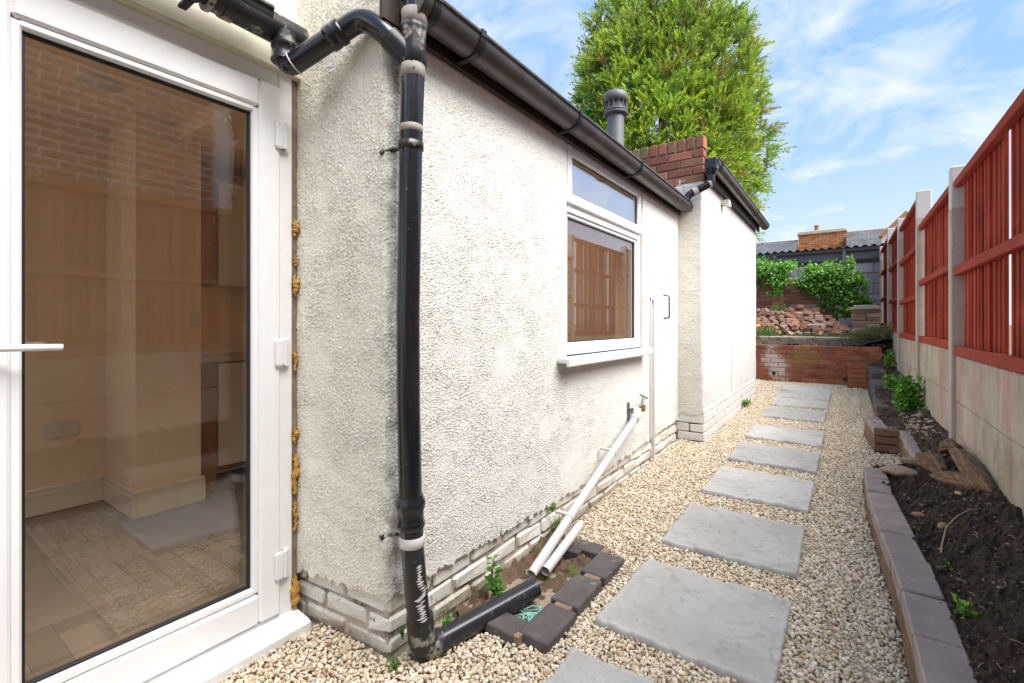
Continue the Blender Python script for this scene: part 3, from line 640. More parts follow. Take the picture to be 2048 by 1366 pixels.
mb = MB(); mb.lathe((-2.87, .70, 2.30), (0, 0, -1), [(0, .09), (.008, .09), (.012, .06), (.018, .055), (.02, .001)], 28); tag(mb.build('ceiling_rose', M['cab']), 'round white ceiling fitting seen dimly through the top of the door glass', 'ceiling fitting')
# kitchen units
k = empty('kitchen_cabinet', (-3.45, 1.5, .12)); tag(k, 'cream base unit with timber worktop seen through the right of the door glass', 'cabinet')
mb = MB(); mb.box(-3.6, -3.32, 1.235, 1.398, .12, .915, .002); mb.box(-3.6, -3.32, 1.40, 2.4, .22, .915, .002); mb.build('carcass', M['cab_wood'], k)
mb = MB(); mb.box(-3.318, -3.30, 1.405, 1.98, .24, .905, .003); mb.box(-3.318, -3.30, 1.99, 2.4, .24, .905, .003); mb.build('door', M['cab'], k)
mb = MB(); mb.box(-3.6, -3.28, 1.235, 2.4, .917, .955, .004); mb.build('worktop', M['worktop'], k)
k = empty('wall_cabinet', (-3.45, 1.5, 1.41)); tag(k, 'brown wall cupboard above the worktop seen through the door glass', 'cabinet')
mb = MB(); mb.box(-3.6, -3.32, 1.235, 1.40, 1.41, 2.08, .002); mb.build('carcass', M['cab_wood'], k); mb = MB(); mb.box(-3.6, -3.30, 1.405, 2.4, 1.41, 2.08, .003); mb.build('door', M['cab'], k)
mb = MB(); mb.tube(arc_path([(-1.62, 2.54, 1.0), (-1.62, 2.54, 1.34), (-1.62, 2.72, 1.34), (-1.62, 2.72, 1.2)], .09), .013, 12); mb.lathe((-1.62, 2.54, .99), (0, 0, 1), [(0, .028), (.02, .028), (.05, .016)])
tag(mb.build('kitchen_tap', M['copper']), 'copper coloured swan neck tap standing inside the kitchen window', 'tap')
mb = MB(); mb.box(-2.15, -1.5, 1.6, 4.1, .95, .99, .003); tag(mb.build('sink_worktop', M['worktop']), 'kitchen worktop just inside the window below the copper tap', 'worktop')
# ---- window
def frame_rect(mb, x0, x1, ya, yb, za, zb_, wd, ch=.004, wb=None, wt=None):
    wb = wb or wd; wt = wt or wd
    mb.box(x0, x1, ya, ya+wd, za, zb_, ch); mb.box(x0, x1, yb-wd, yb, za, zb_, ch)
    mb.box(x0+.0007, x1-.0007, ya+wd, yb-wd, zb_-wt, zb_, ch); mb.box(x0+.0007, x1-.0007, ya+wd, yb-wd, za, za+wb, ch)
win = empty('window', (0, 0, 0)); win.parent = house; win['label'] = 'white plastic window with a narrow opening light over a fixed pane'
win.location = (0, 0, 0)
def kid(mb, name, mat, par):  # sub-part whose middle parent is an empty at the thing's origin
    return mb.build(name, mat, par)
mb = MB(); frame_rect(mb, -1.345, -1.290, 2.333, 3.542, .98, 2.199, .045, wb=.05, wt=.045); mb.box(-1.345, -1.291, 2.378, 3.497, 1.80, 1.865, .004)
frame_rect(mb, -1.335, -1.300, 2.379, 3.496, 1.031, 1.799, .022, .006)
kid(mb, 'frame', M['pvc_clean'], win)
mb = MB(); frame_rect(mb, -1.315, -1.272, 2.345, 3.530, 1.842, 2.185, .065, .008); kid(mb, 'opening_sash', M['pvc_clean'], win)
mb = MB(); frame_rect(mb, -1.324, -1.3115, 2.402, 3.473, 1.054, 1.776, .006, .001); kid(mb, 'gasket', M['gasket'], win)
mb = MB(); frame_rect(mb, -1.294, -1.2875, 2.411, 3.464, 1.908, 2.119, .006, .001); kid(mb, 'gasket', M['gasket'], win)
mb = MB(); mb.box(-1.325, -1.318, 2.402, 3.473, 1.054, 1.776, 0); kid(mb, 'pane', M['glass'], win)
mb = MB(); mb.box(-1.300, -1.293, 2.411, 3.464, 1.908, 2.119, 0); kid(mb, 'pane', M['glass_top'], win)
mb = MB(); mb.box(-1.33, -1.192, 2.222, 3.545, .948, .978, .006); mb.box(-1.213, -1.19, 2.220, 3.547, .930, .9755, .006); kid(mb, 'sill', M['pvc_clean'], win)
# ---- glazed door
door = empty('door', (0, 0, 0)); door.parent = house; door['label'] = 'white plastic door with one tall pane and a lever handle'
mb = MB(); XD = -1.75  # door, filler, surround and lintel scaled up about the camera, baked into these numbers
mb.box(XD-.07, XD+.004, .950, 1.006, .03, 2.107, .004); mb.box(XD-.07, XD+.0045, .13, .950, 2.048, 2.1075, .004); mb.box(XD-.07, XD+.004, .08, .13, .03, 2.107, .004); mb.box(XD-.07, XD+.003, .13, .950, .03, .068, .004)
kid(mb, 'frame', M['pvc'], door)
mb = MB()
mb.box(XD-.055, XD+.016, .876, .954, .071, 2.050, .008); mb.box(XD-.055, XD+.016, .155, .250, .071, 2.050, .008)
mb.box(XD-.055, XD+.0152, .250, .876, 1.950, 2.0495, .008); mb.box(XD-.055, XD+.0152, .250, .876, .072, .178, .008)
for (a, b_) in (((.868, .179), (.868, 1.950)), ((.259, .179), (.259, 1.950))): mb.box(XD-.03, XD+.006, a[0]-.013, a[0]+.013, a[1], b_[1], .009)
mb.box(XD-.03, XD+.0055, .261, .866, 1.929, 1.952, .009); mb.box(XD-.03, XD+.0055, .261, .866, .178, .203, .009)
kid(mb, 'sash', M['pvc'], door)
mb = MB(); frame_rect(mb, XD-.024, XD-.012, .270, .857, .202, 1.930, .010, .001); kid(mb, 'gasket', M['gasket'], door)
mb = MB(); mb.box(XD-.046, XD-.0235, .271, .856, .204, 1.928, 0); kid(mb, 'pane', M['door_glass'], door)
for zc in (1.868, 1.053, .256):
    mb = MB(); mb.box(XD+.0165, XD+.030, .929, .960, zc-.052, zc+.052, .008); mb.tube([(XD+.022, .967, zc-.048), (XD+.022, .967, zc+.048)], .008, 12); mb.box(XD+.005, XD+.018, .968, .988, zc-.057, zc+.052, .003)
    kid(mb, 'hinge', M['pvc_clean'], door)
mb = MB(); mb.box(XD+.0165, XD+.024, .186, .216, .985, 1.20, .006); mb.tube(arc_path([(XD+.02, .201, 1.101), (XD+.066, .201, 1.101), (XD+.066, .337, 1.099)], .015, 6), [.0095]*8+[.0085], 14)
kid(mb, 'handle', M['pvc_clean'], door)
mb = MB(); mb.prism([(XD-.05, .0, .062), (XD+.085, .0, .046), (XD+.105, .0, .038), (XD+.105, .0, .004), (XD-.05, .0, .004)], (0, 0, 0), (0, 1.022, 0)); kid(mb, 'sill', M['pvc'], door)
# foam filler squeezed out of the gap between frame and pier
for (za_, zb_, ww) in ((1.50, 1.56, .010), (1.385, 1.42, .006), (1.27, 1.345, .011), (.98, 1.06, .007), (.70, .76, .010), (.50, .655, .013), (.36, .47, .008), (.06, .185, .016)):
    mb = MB(); P_ = []; Rr = []
    for k_ in range(18):
        f = k_/17; P_.append((XD+.010+random.uniform(-.003, .004), 1.014+random.uniform(-.006, .005), za_+(zb_-za_)*f)); Rr.append(ww*(.35+.65*math.sin(math.pi*f))*random.uniform(.55, 1.4))
    mb.tube(P_, Rr, 10); mb.build('foam_filler', M['foam'], house)
mb = MB(); mb.box(-1.80, XD+.001, 1.006, 1.027, .0, 2.108, .002); mb.build('door_surround', M['mortar_old'], house)
# lintel board and wall above door
mb = MB(); mb.box(-1.82, -1.728, -3, 1.030, 2.112, 2.30, .006); mb.box(-1.82, -1.720, -3, 1.0295, 2.104, 2.118, .004); mb.build('lintel_board', M['lintel'], house)
mb = MB(); mb.box(-1.86, -1.750, -3, 1.030, 2.301, 3.2, 0); mb.box(-1.86, -1.76, -3, .079, -.1, 2.110, 0); mb.build('upper_wall', M['white_smooth'], house)
# ---- eaves: fascia, gutters
mb = MB(); mb.box(XR+.004, XR+.026, 1.03, 4.48, 2.17, 2.30, .003); mb.box(-1.02, -.998+.0, 4.50, 7.56, 2.47, 2.60, .003); mb.build('fascia', M['fascia'], house)
def gutter(y0, y1, xc, z0, z1, r, joints, parent, mat, brk=True, stop=True, deep=1.0):
    gt = empty('gutter', (0, 0, 0)); gt.parent = parent
    mb = MB(); n = 16; th = .004; prof = []
    for k_ in range(n+1):
        a = math.pi*k_/n; prof.append((-r*math.cos(a), -r*deep*math.sin(a)))
    inner = [(x*(r-th)/r, z*(r*deep-th)/(r*deep)) for x, z in prof]
    full = [(prof[0][0]-.0, prof[0][1]+.012)]+prof+[(prof[-1][0]+.004, prof[-1][1]+.0), (prof[-1][0]+.004, prof[-1][1]+.014), (prof[-1][0]-.006, prof[-1][1]+.014)]+inner[::-1]+[(inner[0][0], inner[0][1]+.012)]
    V = [(xc+x, y0, z0+z) for x, z in full]+[(xc+x, y1, z1+z) for x, z in full]; m_ = len(full)
    F = [[i, m_+i, m_+(i+1) % m_, (i+1) % m_] for i in range(m_)]
    mb.add(V, F, (1, 1, 1), True)
    if stop:
        for yy, zz in ((y0, z0), (y1, z1)):
            P_ = [(xc+x*1.04, yy-.003, zz+z*1.04) for x, z in prof]; mb.prism(P_, (0, 0, 0), (0, .006, 0))
    mb.build('channel', mat, gt)
    for yj in joints:
        mb = MB(); zz = z0+(z1-z0)*(yj-y0)/(y1-y0); P_ = []
        for k_ in range(n+1):
            a = math.pi*k_/n; P_.append((-(r+.006)*math.cos(a), -(r*deep+.006)*math.sin(a)))
        Q = [(x*.93, z*.93) for x, z in P_]
        V = [(xc+x, yj-.016, zz+z) for x, z in P_]+[(xc+x, yj+.016, zz+z) for x, z in P_]+[(xc+x, yj-.016, zz+z) for x, z in Q]+[(xc+x, yj+.016, zz+z) for x, z in Q]; q = n+1; F = []
        for i in range(n): F += [[i, i+1, q+i+1, q+i], [2*q+i, 2*q+i+1, i+1, i], [q+i, q+i+1, 3*q+i+1, 3*q+i]]
        mb.add(V, F, (1, 1, 1), False); mb.box(xc-r-.03, xc-.02, yj-.012, yj+.012, zz-r*deep*.95-.008, zz-r*deep*.95+.004, .002)
        mb.box(xc+r-.004, xc+r+.010, yj-.014, yj+.014, zz-.01, zz+.020, .002)
        mb.build('bracket', M['gasket'], gt)
    return gt
g1_ = gutter(1.10, 4.38, -1.182, 2.252, 2.238, .062, [1.16, 1.40, 2.21, 3.12], house, M['brown_gutter'], deep=1.1)
g1_['label'] = 'long dark brown half round gutter above the window'
g2_ = gutter(4.36, 7.66, -.94, 2.585, 2.575, .055, [4.50, 6.6], house, M['brown_gutter'], deep=1.1)
g2_['label'] = 'short dark brown gutter on the projecting far block'
g3_ = gutter(-2.5, .84, -1.625, 2.25, 2.215, .055, [.62], house, M['black_worn'], deep=1.1, stop=False)
g3_['label'] = 'black gutter above the glazed door'
mb = MB()   # rounded black socket piece ending the door gutter, with its outlet
mb.tube([(-1.625, .66, 2.1955), (-1.625, .97, 2.188)], .050, 20, True); mb.tube([(-1.625, .70, 2.1956), (-1.625, .735, 2.1955)], .056, 20, True)
mb.tube([(-1.605, .895, 2.175), (-1.605, .895, 2.10)], .038, 18, True); mb.lathe((-1.605, .895, 2.135), (0, 0, -1), [(0, .043), (.012, .043), (.014, .040), (.05, .040), (.052, .043), (.06, .043)])
mb.build('gutter_outlet', M['black_worn'], g3_)
mb = MB(); mb.tube([(-1.625, .655, 2.19555), (-1.625, .668, 2.1955)], .057, 20); mb.build('sealant_ring', M['grey_band'], g3_)
# stopped end lip of main gutter against the far block
mb = MB(); mb.lathe((-1.182, 4.38, 2.232), (0, 1, 0), [(0, .064), (.02, .066), (.024, .058), (.04, .060), (.044, .052), (.10, .050)], 24); mb.build('stop_end', M['black_worn'], g1_)
# ---- elbow from the far gutter down into the main gutter
ep = empty('rainwater_pipe', (0, 0, 0)); ep.parent = house; ep['label'] = 'short cranked black pipe joining the far gutter to the long gutter'
mb = MB(); mb.box(-1.0, -.90, 4.33, 4.42, 2.50, 2.60, .006); mb.lathe((-.955, 4.375, 2.51), (0, 0, -1), [(0, .055), (.03, .045), (.05, .036)], 20)
mb.tube(arc_path([(-.955, 4.375, 2.49), (-.955, 4.375, 2.39), (-1.12, 4.30, 2.30), (-1.15, 4.28, 2.24)], .05, 7), .033, 18); mb.build('pipe', M['black_pipe'], ep)
mb = MB(); mb.lathe((-1.075, 4.32, 2.325), (-.165, -.075, -.09), [(-.02, .037), (.022, .037)], 18); mb.lathe((-.965, 4.37, 2.385), (-.165, -.075, -.09), [(-.01, .0365), (.012, .0365)], 18); mb.build('collar', M['grey_band'], ep)
# ---- overflow stub
mb = MB(); mb.prism([(X2-.02, 5.24, 2.44), (X2+.075, 5.24, 2.44), (X2+.085, 5.24, 2.375), (X2-.02, 5.24, 2.40)], (0, 0, 0), (0, .09, 0)); mb.build('overflow_vent', M['white_smooth'], house)
mb = MB(); mb.box(X2+.001, X2+.006, 5.8, 5.806, .38, 2.44, .001); mb.build('render_joint', M['white_smooth'], house)
# ---- brick parapet of far block
RB = [(.30, .105, .07), (.26, .088, .06), (.34, .13, .085), (.22, .085, .06), (.30, .15, .09)]
mb = MB(); rc = lambda c: tuple(np.array(random.choice(RB))*random.uniform(.8, 1.15))
brick_run(mb, (-3.0, 4.49, 0), (1, 0, 0), (0, -1, 0), 1.955, [(2.45+.077*k_, 2.45+.077*k_+.066) for k_ in range(4)], colf=rc, start=.05, jit=.001)
brick_run(mb, (-3.0, 4.488, 0), (1, 0, 0), (0, -1, 0), 1.957, [(2.762, 2.87)], bl=.086, jt=.018, colf=lambda c: tuple(np.array(random.choice(RB+[(.22, .17, .08)]))*random.uniform(.75, 1.1)), jit=.0015, half=0)
brick_run(mb, (-1.043, 4.495, 0), (0, 1, 0), (1, 0, 0), .10, [(2.45+.077*k_, 2.45+.077*k_+.066) for k_ in range(4)]+[(2.762, 2.87)], colf=rc, jit=.001)
pw = mb.build('brick_parapet', M['brick'], house)
mb = MB(); mb.box(-3.0, -1.052, 4.497, 4.60, 2.45, 2.864, .002); mb.build('parapet_mortar', M['mortar_pink'], house)
mb = MB(); brick_run(mb, (-1.9, 4.489, 0), (1, 0, 0), (0, -1, 0), .84, [(2.2, 2.28), (2.29, 2.36), (2.37, 2.44)], jit=.0015, ch=.007); mb.build('painted_bricks', M['painted_brick_far'], house)
# ---- flue
fl = empty('flue_pipe', (-1.66, 3.95, 2.3)); tag(fl, 'dark grey boiler flue with louvred cap rising above the brown gutter', 'flue')
mb = MB(); mb.lathe((-1.66, 3.95, 2.3), (0, 0, 1), [(0, .073), (.70, .073), (.72, .07)], 30); mb.build('pipe', M['dark_sheet'], fl)
mb = MB(); mb.lathe((-1.66, 3.95, 3.0), (0, 0, 1), [(0, .078), (.0, .095), (.010, .107), (.018, .107), (.022, .08), (.03, .08), (.034, .100), (.042, .1), (.045, .078), (.125, .078)], 30)
mb.lathe((-1.66, 3.95, 3.112), (0, 0, 1), [(0, .085), (.003, .106), (.07, .102), (.085, .09), (.09, .062), (.105, .055), (.108, .01)], 30)
for k_ in range(14):
    a = k_*2*math.pi/14; mb.cbox((-1.66+.096*math.cos(a), 3.95+.096*math.sin(a), 3.075), (.006, .002, .042), .001, (math.cos(a), math.sin(a), 0), (-math.sin(a), math.cos(a), 0))
mb.build('cap', M['dark_sheet'], fl)
# ---- soil pipe at the corner
sp = empty('soil_pipe', (0, 0, 0)); sp.parent = house; sp['label'] = 'tall shiny black drainpipe with worn grey joints down the corner of the wall'
PX, PR = -1.192, .0385
def py(z): return float(np.interp(z, [0, .45, 1.07, 1.75, 2.3], [1.155, 1.105, 1.088, 1.103, 1.125]))
mb = MB(); zs = [.06, .2, .4, .6, .9, 1.2, 1.5, 1.8, 2.0, 2.3, 3.1]; mb.tube([(PX, py(z_), z_) for z_ in zs], PR, 28); mb.build('pipe', M['black_pipe'], sp)
mb = MB(); mb.lathe((PX, py(.55), .475), (0, 0, 1), [(0, .041), (.006, .047), (.018, .049), (.028, .045), (.04, .0435), (.06, .0435), (.07, .048), (.082, .050), (.094, .048), (.10, .044), (.11, .0415)], 28); mb.build('collar', M['black_pipe'], sp)
mb = MB(); mb.lathe((PX, py(.42), .415), (0, 0, 1), [(0, .0405), (.001, .042), (.034, .042), (.035, .0405)], 28); mb.build('clip', M['waste'], sp)
def arm(z_, zn, mat):
    mb = MB(); mb.lathe((PX, py(z_), z_-.013), (0, 0, 1), [(0, .0395), (.001, .0425), (.026, .0425), (.027, .0395)], 28) if zn else None
    mb.tube([(PX-.035, py(z_), z_), (-1.262, 1.098, z_+.004), (-1.30, 1.072, z_-.002)], .0065, 10); mb.tube([(-1.296, 1.076, z_), (-1.30, 1.066, z_-.012)], .009, 10); mb.build('bracket', mat, sp)
arm(1.755, True, M['black_worn']); arm(.435, False, M['black_worn'])
for (za_, zb_, rr) in ((1.985, 2.03, .0405), (1.80, 1.825, .0392), (2.165, 2.215, .044), (1.875, 1.985, .0388)):
    if rr == .0388: continue
    mb = MB(); mb.lathe((PX, py(za_), za_), (0, 0, 1), [(0, rr-.002), (.001, rr), (zb_-za_-.001, rr), (zb_-za_, rr-.002)], 28); mb.build('worn_band', M['grey_band'], sp)
mb = MB(); mb.lathe((PX, py(2.04), 2.03), (0, 0, 1), [(0, .040), (.004, .044), (.05, .043), (.09, .041), (.12, .043), (.135, .044), (.137, .039)], 28)
bend = arc_path([(PX, py(2.06), 2.035), (-1.245, 1.065, 2.10), (-1.312, .985, 2.185), (-1.40, .955, 2.165), (-1.50, .92, 2.125)], .06, 8)
mb.tube([(PX, 1.118, 2.045), (-1.222, 1.09, 2.085), (-1.250, 1.062, 2.12)], .040, 24, True); mb.build('branch', M['black_worn'], sp)
sw = empty('overflow_pipe', (0, 0, 0)); sw.parent = house; sw['label'] = 'glossy black pipe crossing from the door gutter to the drainpipe'
A0, A1 = Vector((-1.571, .885, 2.042)), Vector((-1.365, .975, 2.182))
A0, A1 = Vector((-1.595, .90, 2.055)), Vector((-1.345, 1.02, 2.20))
mb = MB(); mb.tube(arc_path([(-1.605, .895, 2.13), A0, A1, (-1.275, 1.045, 2.15), (-1.215, 1.095, 2.075)], .06, 10), .036, 24); mb.build('pipe', M['black_pipe'], sw)
dd = (A1-A0).normalized(); mb = MB(); mb.lathe(A0+dd*.175, dd, [(0, .036), (.003, .042), (.03, .042), (.034, .039), (.04, .042), (.06, .042), (.064, .036)], 24); mb.build('collar', M['black_pipe'], sw)
mb = MB(); mb.lathe(A0+dd*.028, dd, [(0, .036), (.001, .0378), (.004, .0378), (.005, .036)], 24); mb.build('seal', M['waste'], sw)
# shoe elbow and the pipe lying on the ground
mb = MB(); el = arc_path([(PX, py(.1), .16), (PX, 1.155, .035), (-1.115, 1.42, .045)], .07, 9); mb.tube(el[:-1]+[Vector((-1.17, 1.225, .037))], .046, 26); mb.build('elbow', M['black_worn'], sp)
mb = MB(); mb.tube([(-1.178, 1.20, .037), (-1.057, 1.665, .062)], .0395, 28, False); mb.tube([(-1.12, 1.42, .0495), (-1.0575, 1.663, .062)], .035, 24, False); mb.build('ground_pipe', M['ground_black'], sp)
mb = MB()   # scraped bare patch on the lower pipe
for k_ in range(26):
    z_ = .115+k_*.0095; a0 = random.uniform(-.25, .2)+.1+(.25 if k_ > 14 else 0); a1 = a0+random.uniform(.55, .95)*(1 if k_ < 20 else .6)
    th = .7*0; dirn = -math.atan2(1.14, 1.19)
    V = []; h_ = random.uniform(.0030, .0062)
    for j in range(7):
        a = dirn+a0-.05+(a1-a0)*j/6; e = h_*(1-abs(j-3)/3.3); y_ = py(z_)
        V += [(PX+.0391*math.cos(a), y_+.0391*math.sin(a), z_-e+.004*j/6), (PX+.0391*math.cos(a), y_+.0391*math.sin(a), z_+e+.004*j/6)]
    mb.add(V, [[2*j, 2*j+2, 2*j+3, 2*j+1] for j in range(6)])
mb.build('scratched_patch', M['waste'], sp)
# ---- white waste pipe, tap, conduit, wall handle
wp = empty('waste_pipe', (0, 0, 0)); wp.parent = house; wp['label'] = 'long white plastic waste pipe slanting down from the tap to the drain'
D0, D1 = Vector((-1.195, 3.18, .50)), Vector((-1.135, 1.765, .012)); D1 = Vector((-1.135, 1.762, .052)); 
mb = MB(); mb.tube([D0, D1], .0215, 22, False); mb.tube([D0, D1+(D0-D1)*.002], .0190, 22, False); mb.tube([D0, D0+(D1-D0)*.9], .0185, 20); mb.build('pipe', M['waste'], wp)
mb = MB(); q = (D0-D1).normalized(); mb.lathe(D0-q*.01, q, [(0, .023), (.002, .030), (.04, .031), (.045, .027), (.05, .027)], 24); mb.tube(arc_path([D0+q*.03, D0+q*.06, Vector((-1.215, 3.27, .545)), Vector((-1.25, 3.30, .54))], .03, 6), .030, 20); mb.build('elbow', M['waste'], wp)
for tq in (.30, .73):
    c_ = D0+(D1-D0)*tq; mb = MB(); mb.lathe(c_-q*.012, q, [(0, .0215), (.001, .0245), (.023, .0245), (.024, .0215)], 22); mb.cbox((c_.x-.045, c_.y, c_.z+.012), (.035, .011, .007), .002); mb.build('clip', M['waste'], wp)
wp2 = empty('waste_pipe', (0, 0, 0)); wp2.parent = house; wp2['label'] = 'short open ended white pipe in the gully behind the brick surround'
mb = MB(); mb.tube([(-1.135, 2.22, .105), (-1.105, 1.83, .045)], .022, 22, False); mb.tube([(-1.135, 2.22, .105), (-1.1055, 1.832, .045)], .0195, 22, False); mb.tube([(-1.135, 2.21, .105), (-1.15, 2.27, .10)], .017, 16); mb.build('pipe', M['waste'], wp2)
tp = empty('tap', (0, 0, 0)); tp.parent = house; tp['label'] = 'grey metal outside tap with brass nut and a T handle'
mb = MB(); mb.box(XR+.001, XR+.012, 3.22, 3.255, .475, .60, .003); mb.tube([(XR+.01, 3.24, .555), (XR+.05, 3.27, .56), (-1.20, 3.33, .575), (-1.185, 3.35, .56)], .013, 12)
mb.tube([(-1.20, 3.33, .575), (-1.20, 3.375, .625)], .010, 12); mb.tube([(-1.215, 3.345, .645), (-1.185, 3.41, .615)], .006, 10); mb.build('body', M['metal'], tp)
mb = MB(); mb.lathe((-1.19, 3.335, .575), (0, 0, -1), [(0, .015), (.02, .017), (.045, .015)], 8); mb.build('nut', M['brass'], tp)
mb = MB(); mb.box(XR-.002, XR+.018, 3.765, 3.79, .05, 1.35, .004); mb.box(XR-.002, XR+.016, 3.700, 3.716, .25, 1.37, .004); mb.box(XR-.002, XR+.020, 3.70, 3.79, 1.345, 1.372, .004)
mb.build('conduit', M['waste'], house)['label'] = 'thin pale painted conduit running up the wall right of the window'
mb = MB(); mb.tube(arc_path([(XR-.002, 4.06, 1.21), (XR+.045, 4.07, 1.21), (XR+.045, 4.07, 1.40), (XR-.002, 4.06, 1.41)], .02, 5), .0085, 12); mb.build('wall_handle', M['metal'], house)['label'] = 'rusty iron pull handle fixed upright on the wall'
# ------------------------------------------------------------------ brick gully surround
gs = empty('gully_surround', (-1.0, 1.8, 0)); tag(gs, 'low surround of blue grey bricks around the open drain beside the wall', 'brick surround')
gt_ = .048
def gb(a, b_, wdt, hgt=.06):   # brick from a to b (centre line)
    mb = MB(); a = Vector((*a, 0)); b_ = Vector((*b_, 0)); u = (b_-a).normalized(); nrm = Vector((-u.y, u.x, 0))
    c_ = (a+b_)/2; mb.cbox((c_.x, c_.y, gt_-hgt/2), ((b_-a).length/2, wdt/2, hgt/2), .005, u, nrm, (0, 0, 1), .001); return mb.build('brick', M['blue_brick'], gs)
gb((-.908, 1.415), (-.908, 1.635), .125); gb((-.918, 1.665), (-.922, 1.90), .125); gb((-.920, 1.93), (-.918, 2.15), .125)
gb((-1.10, 1.435), (-.972, 1.43), .10); gb((-1.135, 2.16), (-.985, 2.165), .10)
gb((-1.10, 2.06), (-1.10, 2.105), .08)
mb = MB(); mb.box(-.952, -.880, 1.42, 2.15, -.01, gt_-.006, .002); mb.box(-1.09, -.95, 1.39, 1.478, -.01, gt_-.005, .002); mb.box(-1.13, -.95, 2.12, 2.21, -.01, gt_-.007, .002); mb.build('mortar', M['mortar_pink'], gs)
V, F = grid(np.linspace(-1.28, -.95, 50), np.linspace(1.4, 2.2, 90), lambda X, Y: -.01+.012*lowf(X, Y, .004)+.003*samp(TM, X/.002, Y/.002)+.03*np.clip((Y-1.75)/.4, 0, 1)+.03*np.clip((-1.18-X)/.08, 0, 1))
tag(make('gully_floor', V, F, M['soil_red'], smooth=True), kind='structure')
mb = MB()
for k_ in range(16):
    a = random.uniform(0, 3.14); c_ = Vector((-1.0+random.uniform(-.03, .03), 1.56+random.uniform(-.05, .05), .02)); d_ = Vector((math.cos(a), math.sin(a), random.uniform(-.2, .2)))*.04
    mb.tube([c_-d_, c_+Vector((random.uniform(-.008, .008), random.uniform(-.008, .008), .012)), c_+d_], .0022, 6)
tag(mb.build('plastic_netting', M['net']), 'scrap of pale green plastic netting lying in the brick gully', 'netting')
# ------------------------------------------------------------------ raised bed walls
bw = empty('raised_bed_wall', (.15, 2.8, 0)); tag(bw, 'low brown brick edging wall with purple brick coping along the dark soil bed', 'bed wall')
mbf = MB(); mbc = MB()
pts = [(x, y) for y, x in NB]
for (x0, y0), (x1, y1) in zip(pts[:-1], pts[1:]):
    for (za_, zb_) in ((-.03, .055), (.063, .128)):
        u = Vector((x1-x0, y1-y0, 0)); L = u.length; u.normalize(); nrm = Vector((-u.y, u.x, 0)); k_ = 0.0
        while k_ < L-.005:
            e = min(k_+.25, L); c_ = Vector((x0, y0, 0))+u*(k_+e)/2-nrm*(.062-rng.uniform(0, .003)); mbf.cbox((c_.x, c_.y, (za_+zb_)/2), ((e-k_)/2-.0008, .06, (zb_-za_)/2), .005, u, nrm, (0, 0, 1), .0015); k_ = e
mbf.build('brick_face', M['bed_face'], bw)
yy = [1.05, 1.34, 1.63, 1.91, 2.2, 2.49, 2.78, 3.1, 3.4, 3.69, 3.95]
for a, b_ in zip(yy[:-1], yy[1:]):
    xa = float(np.interp(a, [p[0] for p in NB], [p[1] for p in NB])); xb = float(np.interp(b_, [p[0] for p in NB], [p[1] for p in NB]))
    mb = MB(); u = Vector((xb-xa, b_-a, 0)); L = u.length; u.normalize(); nrm = Vector((u.y, -u.x, 0)); wd = .062+rng.uniform(-.004, .004)
    ang = rng.normal(0, .02); c_ = Vector((xa+xb, a+b_, 0))/2+nrm*wd
    u2 = Matrix.Rotation(ang, 3, 'Z')@u; n2 = Matrix.Rotation(ang, 3, 'Z')@nrm
    mb.cbox((c_.x, c_.y, .168+rng.uniform(-.002, .003)), (L/2-.004, wd, .036), .006, u2, n2, (0, 0, 1), .002); mb.build('coping_brick', M['paver'], bw)
mw = empty('bed_wall', (.3, 4.9, .05)); tag(mw, 'brown brick corner of the further bed wall beyond the two flat stones', 'bed wall')
def wall_seg(par, a, b_, zb0, zt, wd, name='brick_face', n=3, cop=True, mat='bed_face', cmat='paver', bl=.225):
    a = Vector((*a, 0)); b_ = Vector((*b_, 0)); u = (b_-a).normalized(); nrm = Vector((u.y, -u.x, 0)); L = (b_-a).length; mb = MB(); hh = (zt-.065-zb0)/n
    for k_ in range(n):
        x = -(.5*bl if k_ % 2 else 0)
        while x < L:
            s_, e = max(0, x), min(L, x+bl-.008); x += bl
            if e-s_ < .02: continue
            c_ = a+u*(s_+e)/2+nrm*(wd/2-rng.uniform(0, .003)); mb.cbox((c_.x, c_.y, zb0+hh*(k_+.5)), ((e-s_)/2, wd/2, hh/2-.004), .004, u, nrm, (0, 0, 1), .001)
    c_ = a+u*L/2+nrm*(wd/2+.004); mb.cbox((c_.x, c_.y, (zb0+zt-.066)/2), (L/2-.004, wd/2-.002, (zt-.066-zb0)/2), .001, u, nrm, (0, 0, 1))
    mb.build(name, M[mat], par)
    x = 0
    while cop and x < L-.03:
        e = min(L, x+.215); c_ = a+u*(x+e)/2+nrm*(wd/2); mb = MB(); mb.cbox((c_.x, c_.y, zt-.032), ((e-x)/2-.004, wd/2+.003, .031), .005, u, nrm, (0, 0, 1), .002); mb.build('coping_brick', M[cmat], par); x = e+.004
wall_seg(mw, (.2, 4.97), (.15, 5.57), .03, .30, .10); wall_seg(mw, (.312, 5.005), (.365, 5.01), .03, .2985, -.1); wall_seg(mw, (.372, 3.98), (.366, 4.985), .03, .295, .10)
mb = MB()
for k_, (za_, zb_) in enumerate(((.03, .095), (.105, .165), (.172, .232), (.238, .299))): mb.cbox((.285, 4.966, (za_+zb_)/2), (.088, .02, (zb_-za_)/2-.002), .004, (1, .04, 0), (-.04, 1, 0), (0, 0, 1), .001)
mb.build('corner_face', M['bed_face'], mw)
bl_ = empty('stepped_brick_edging', (.35, 7.4, .12)); tag(bl_, 'stepped stack of dark blue grey bricks between the red planter and the leafy plant', 'brick edging')
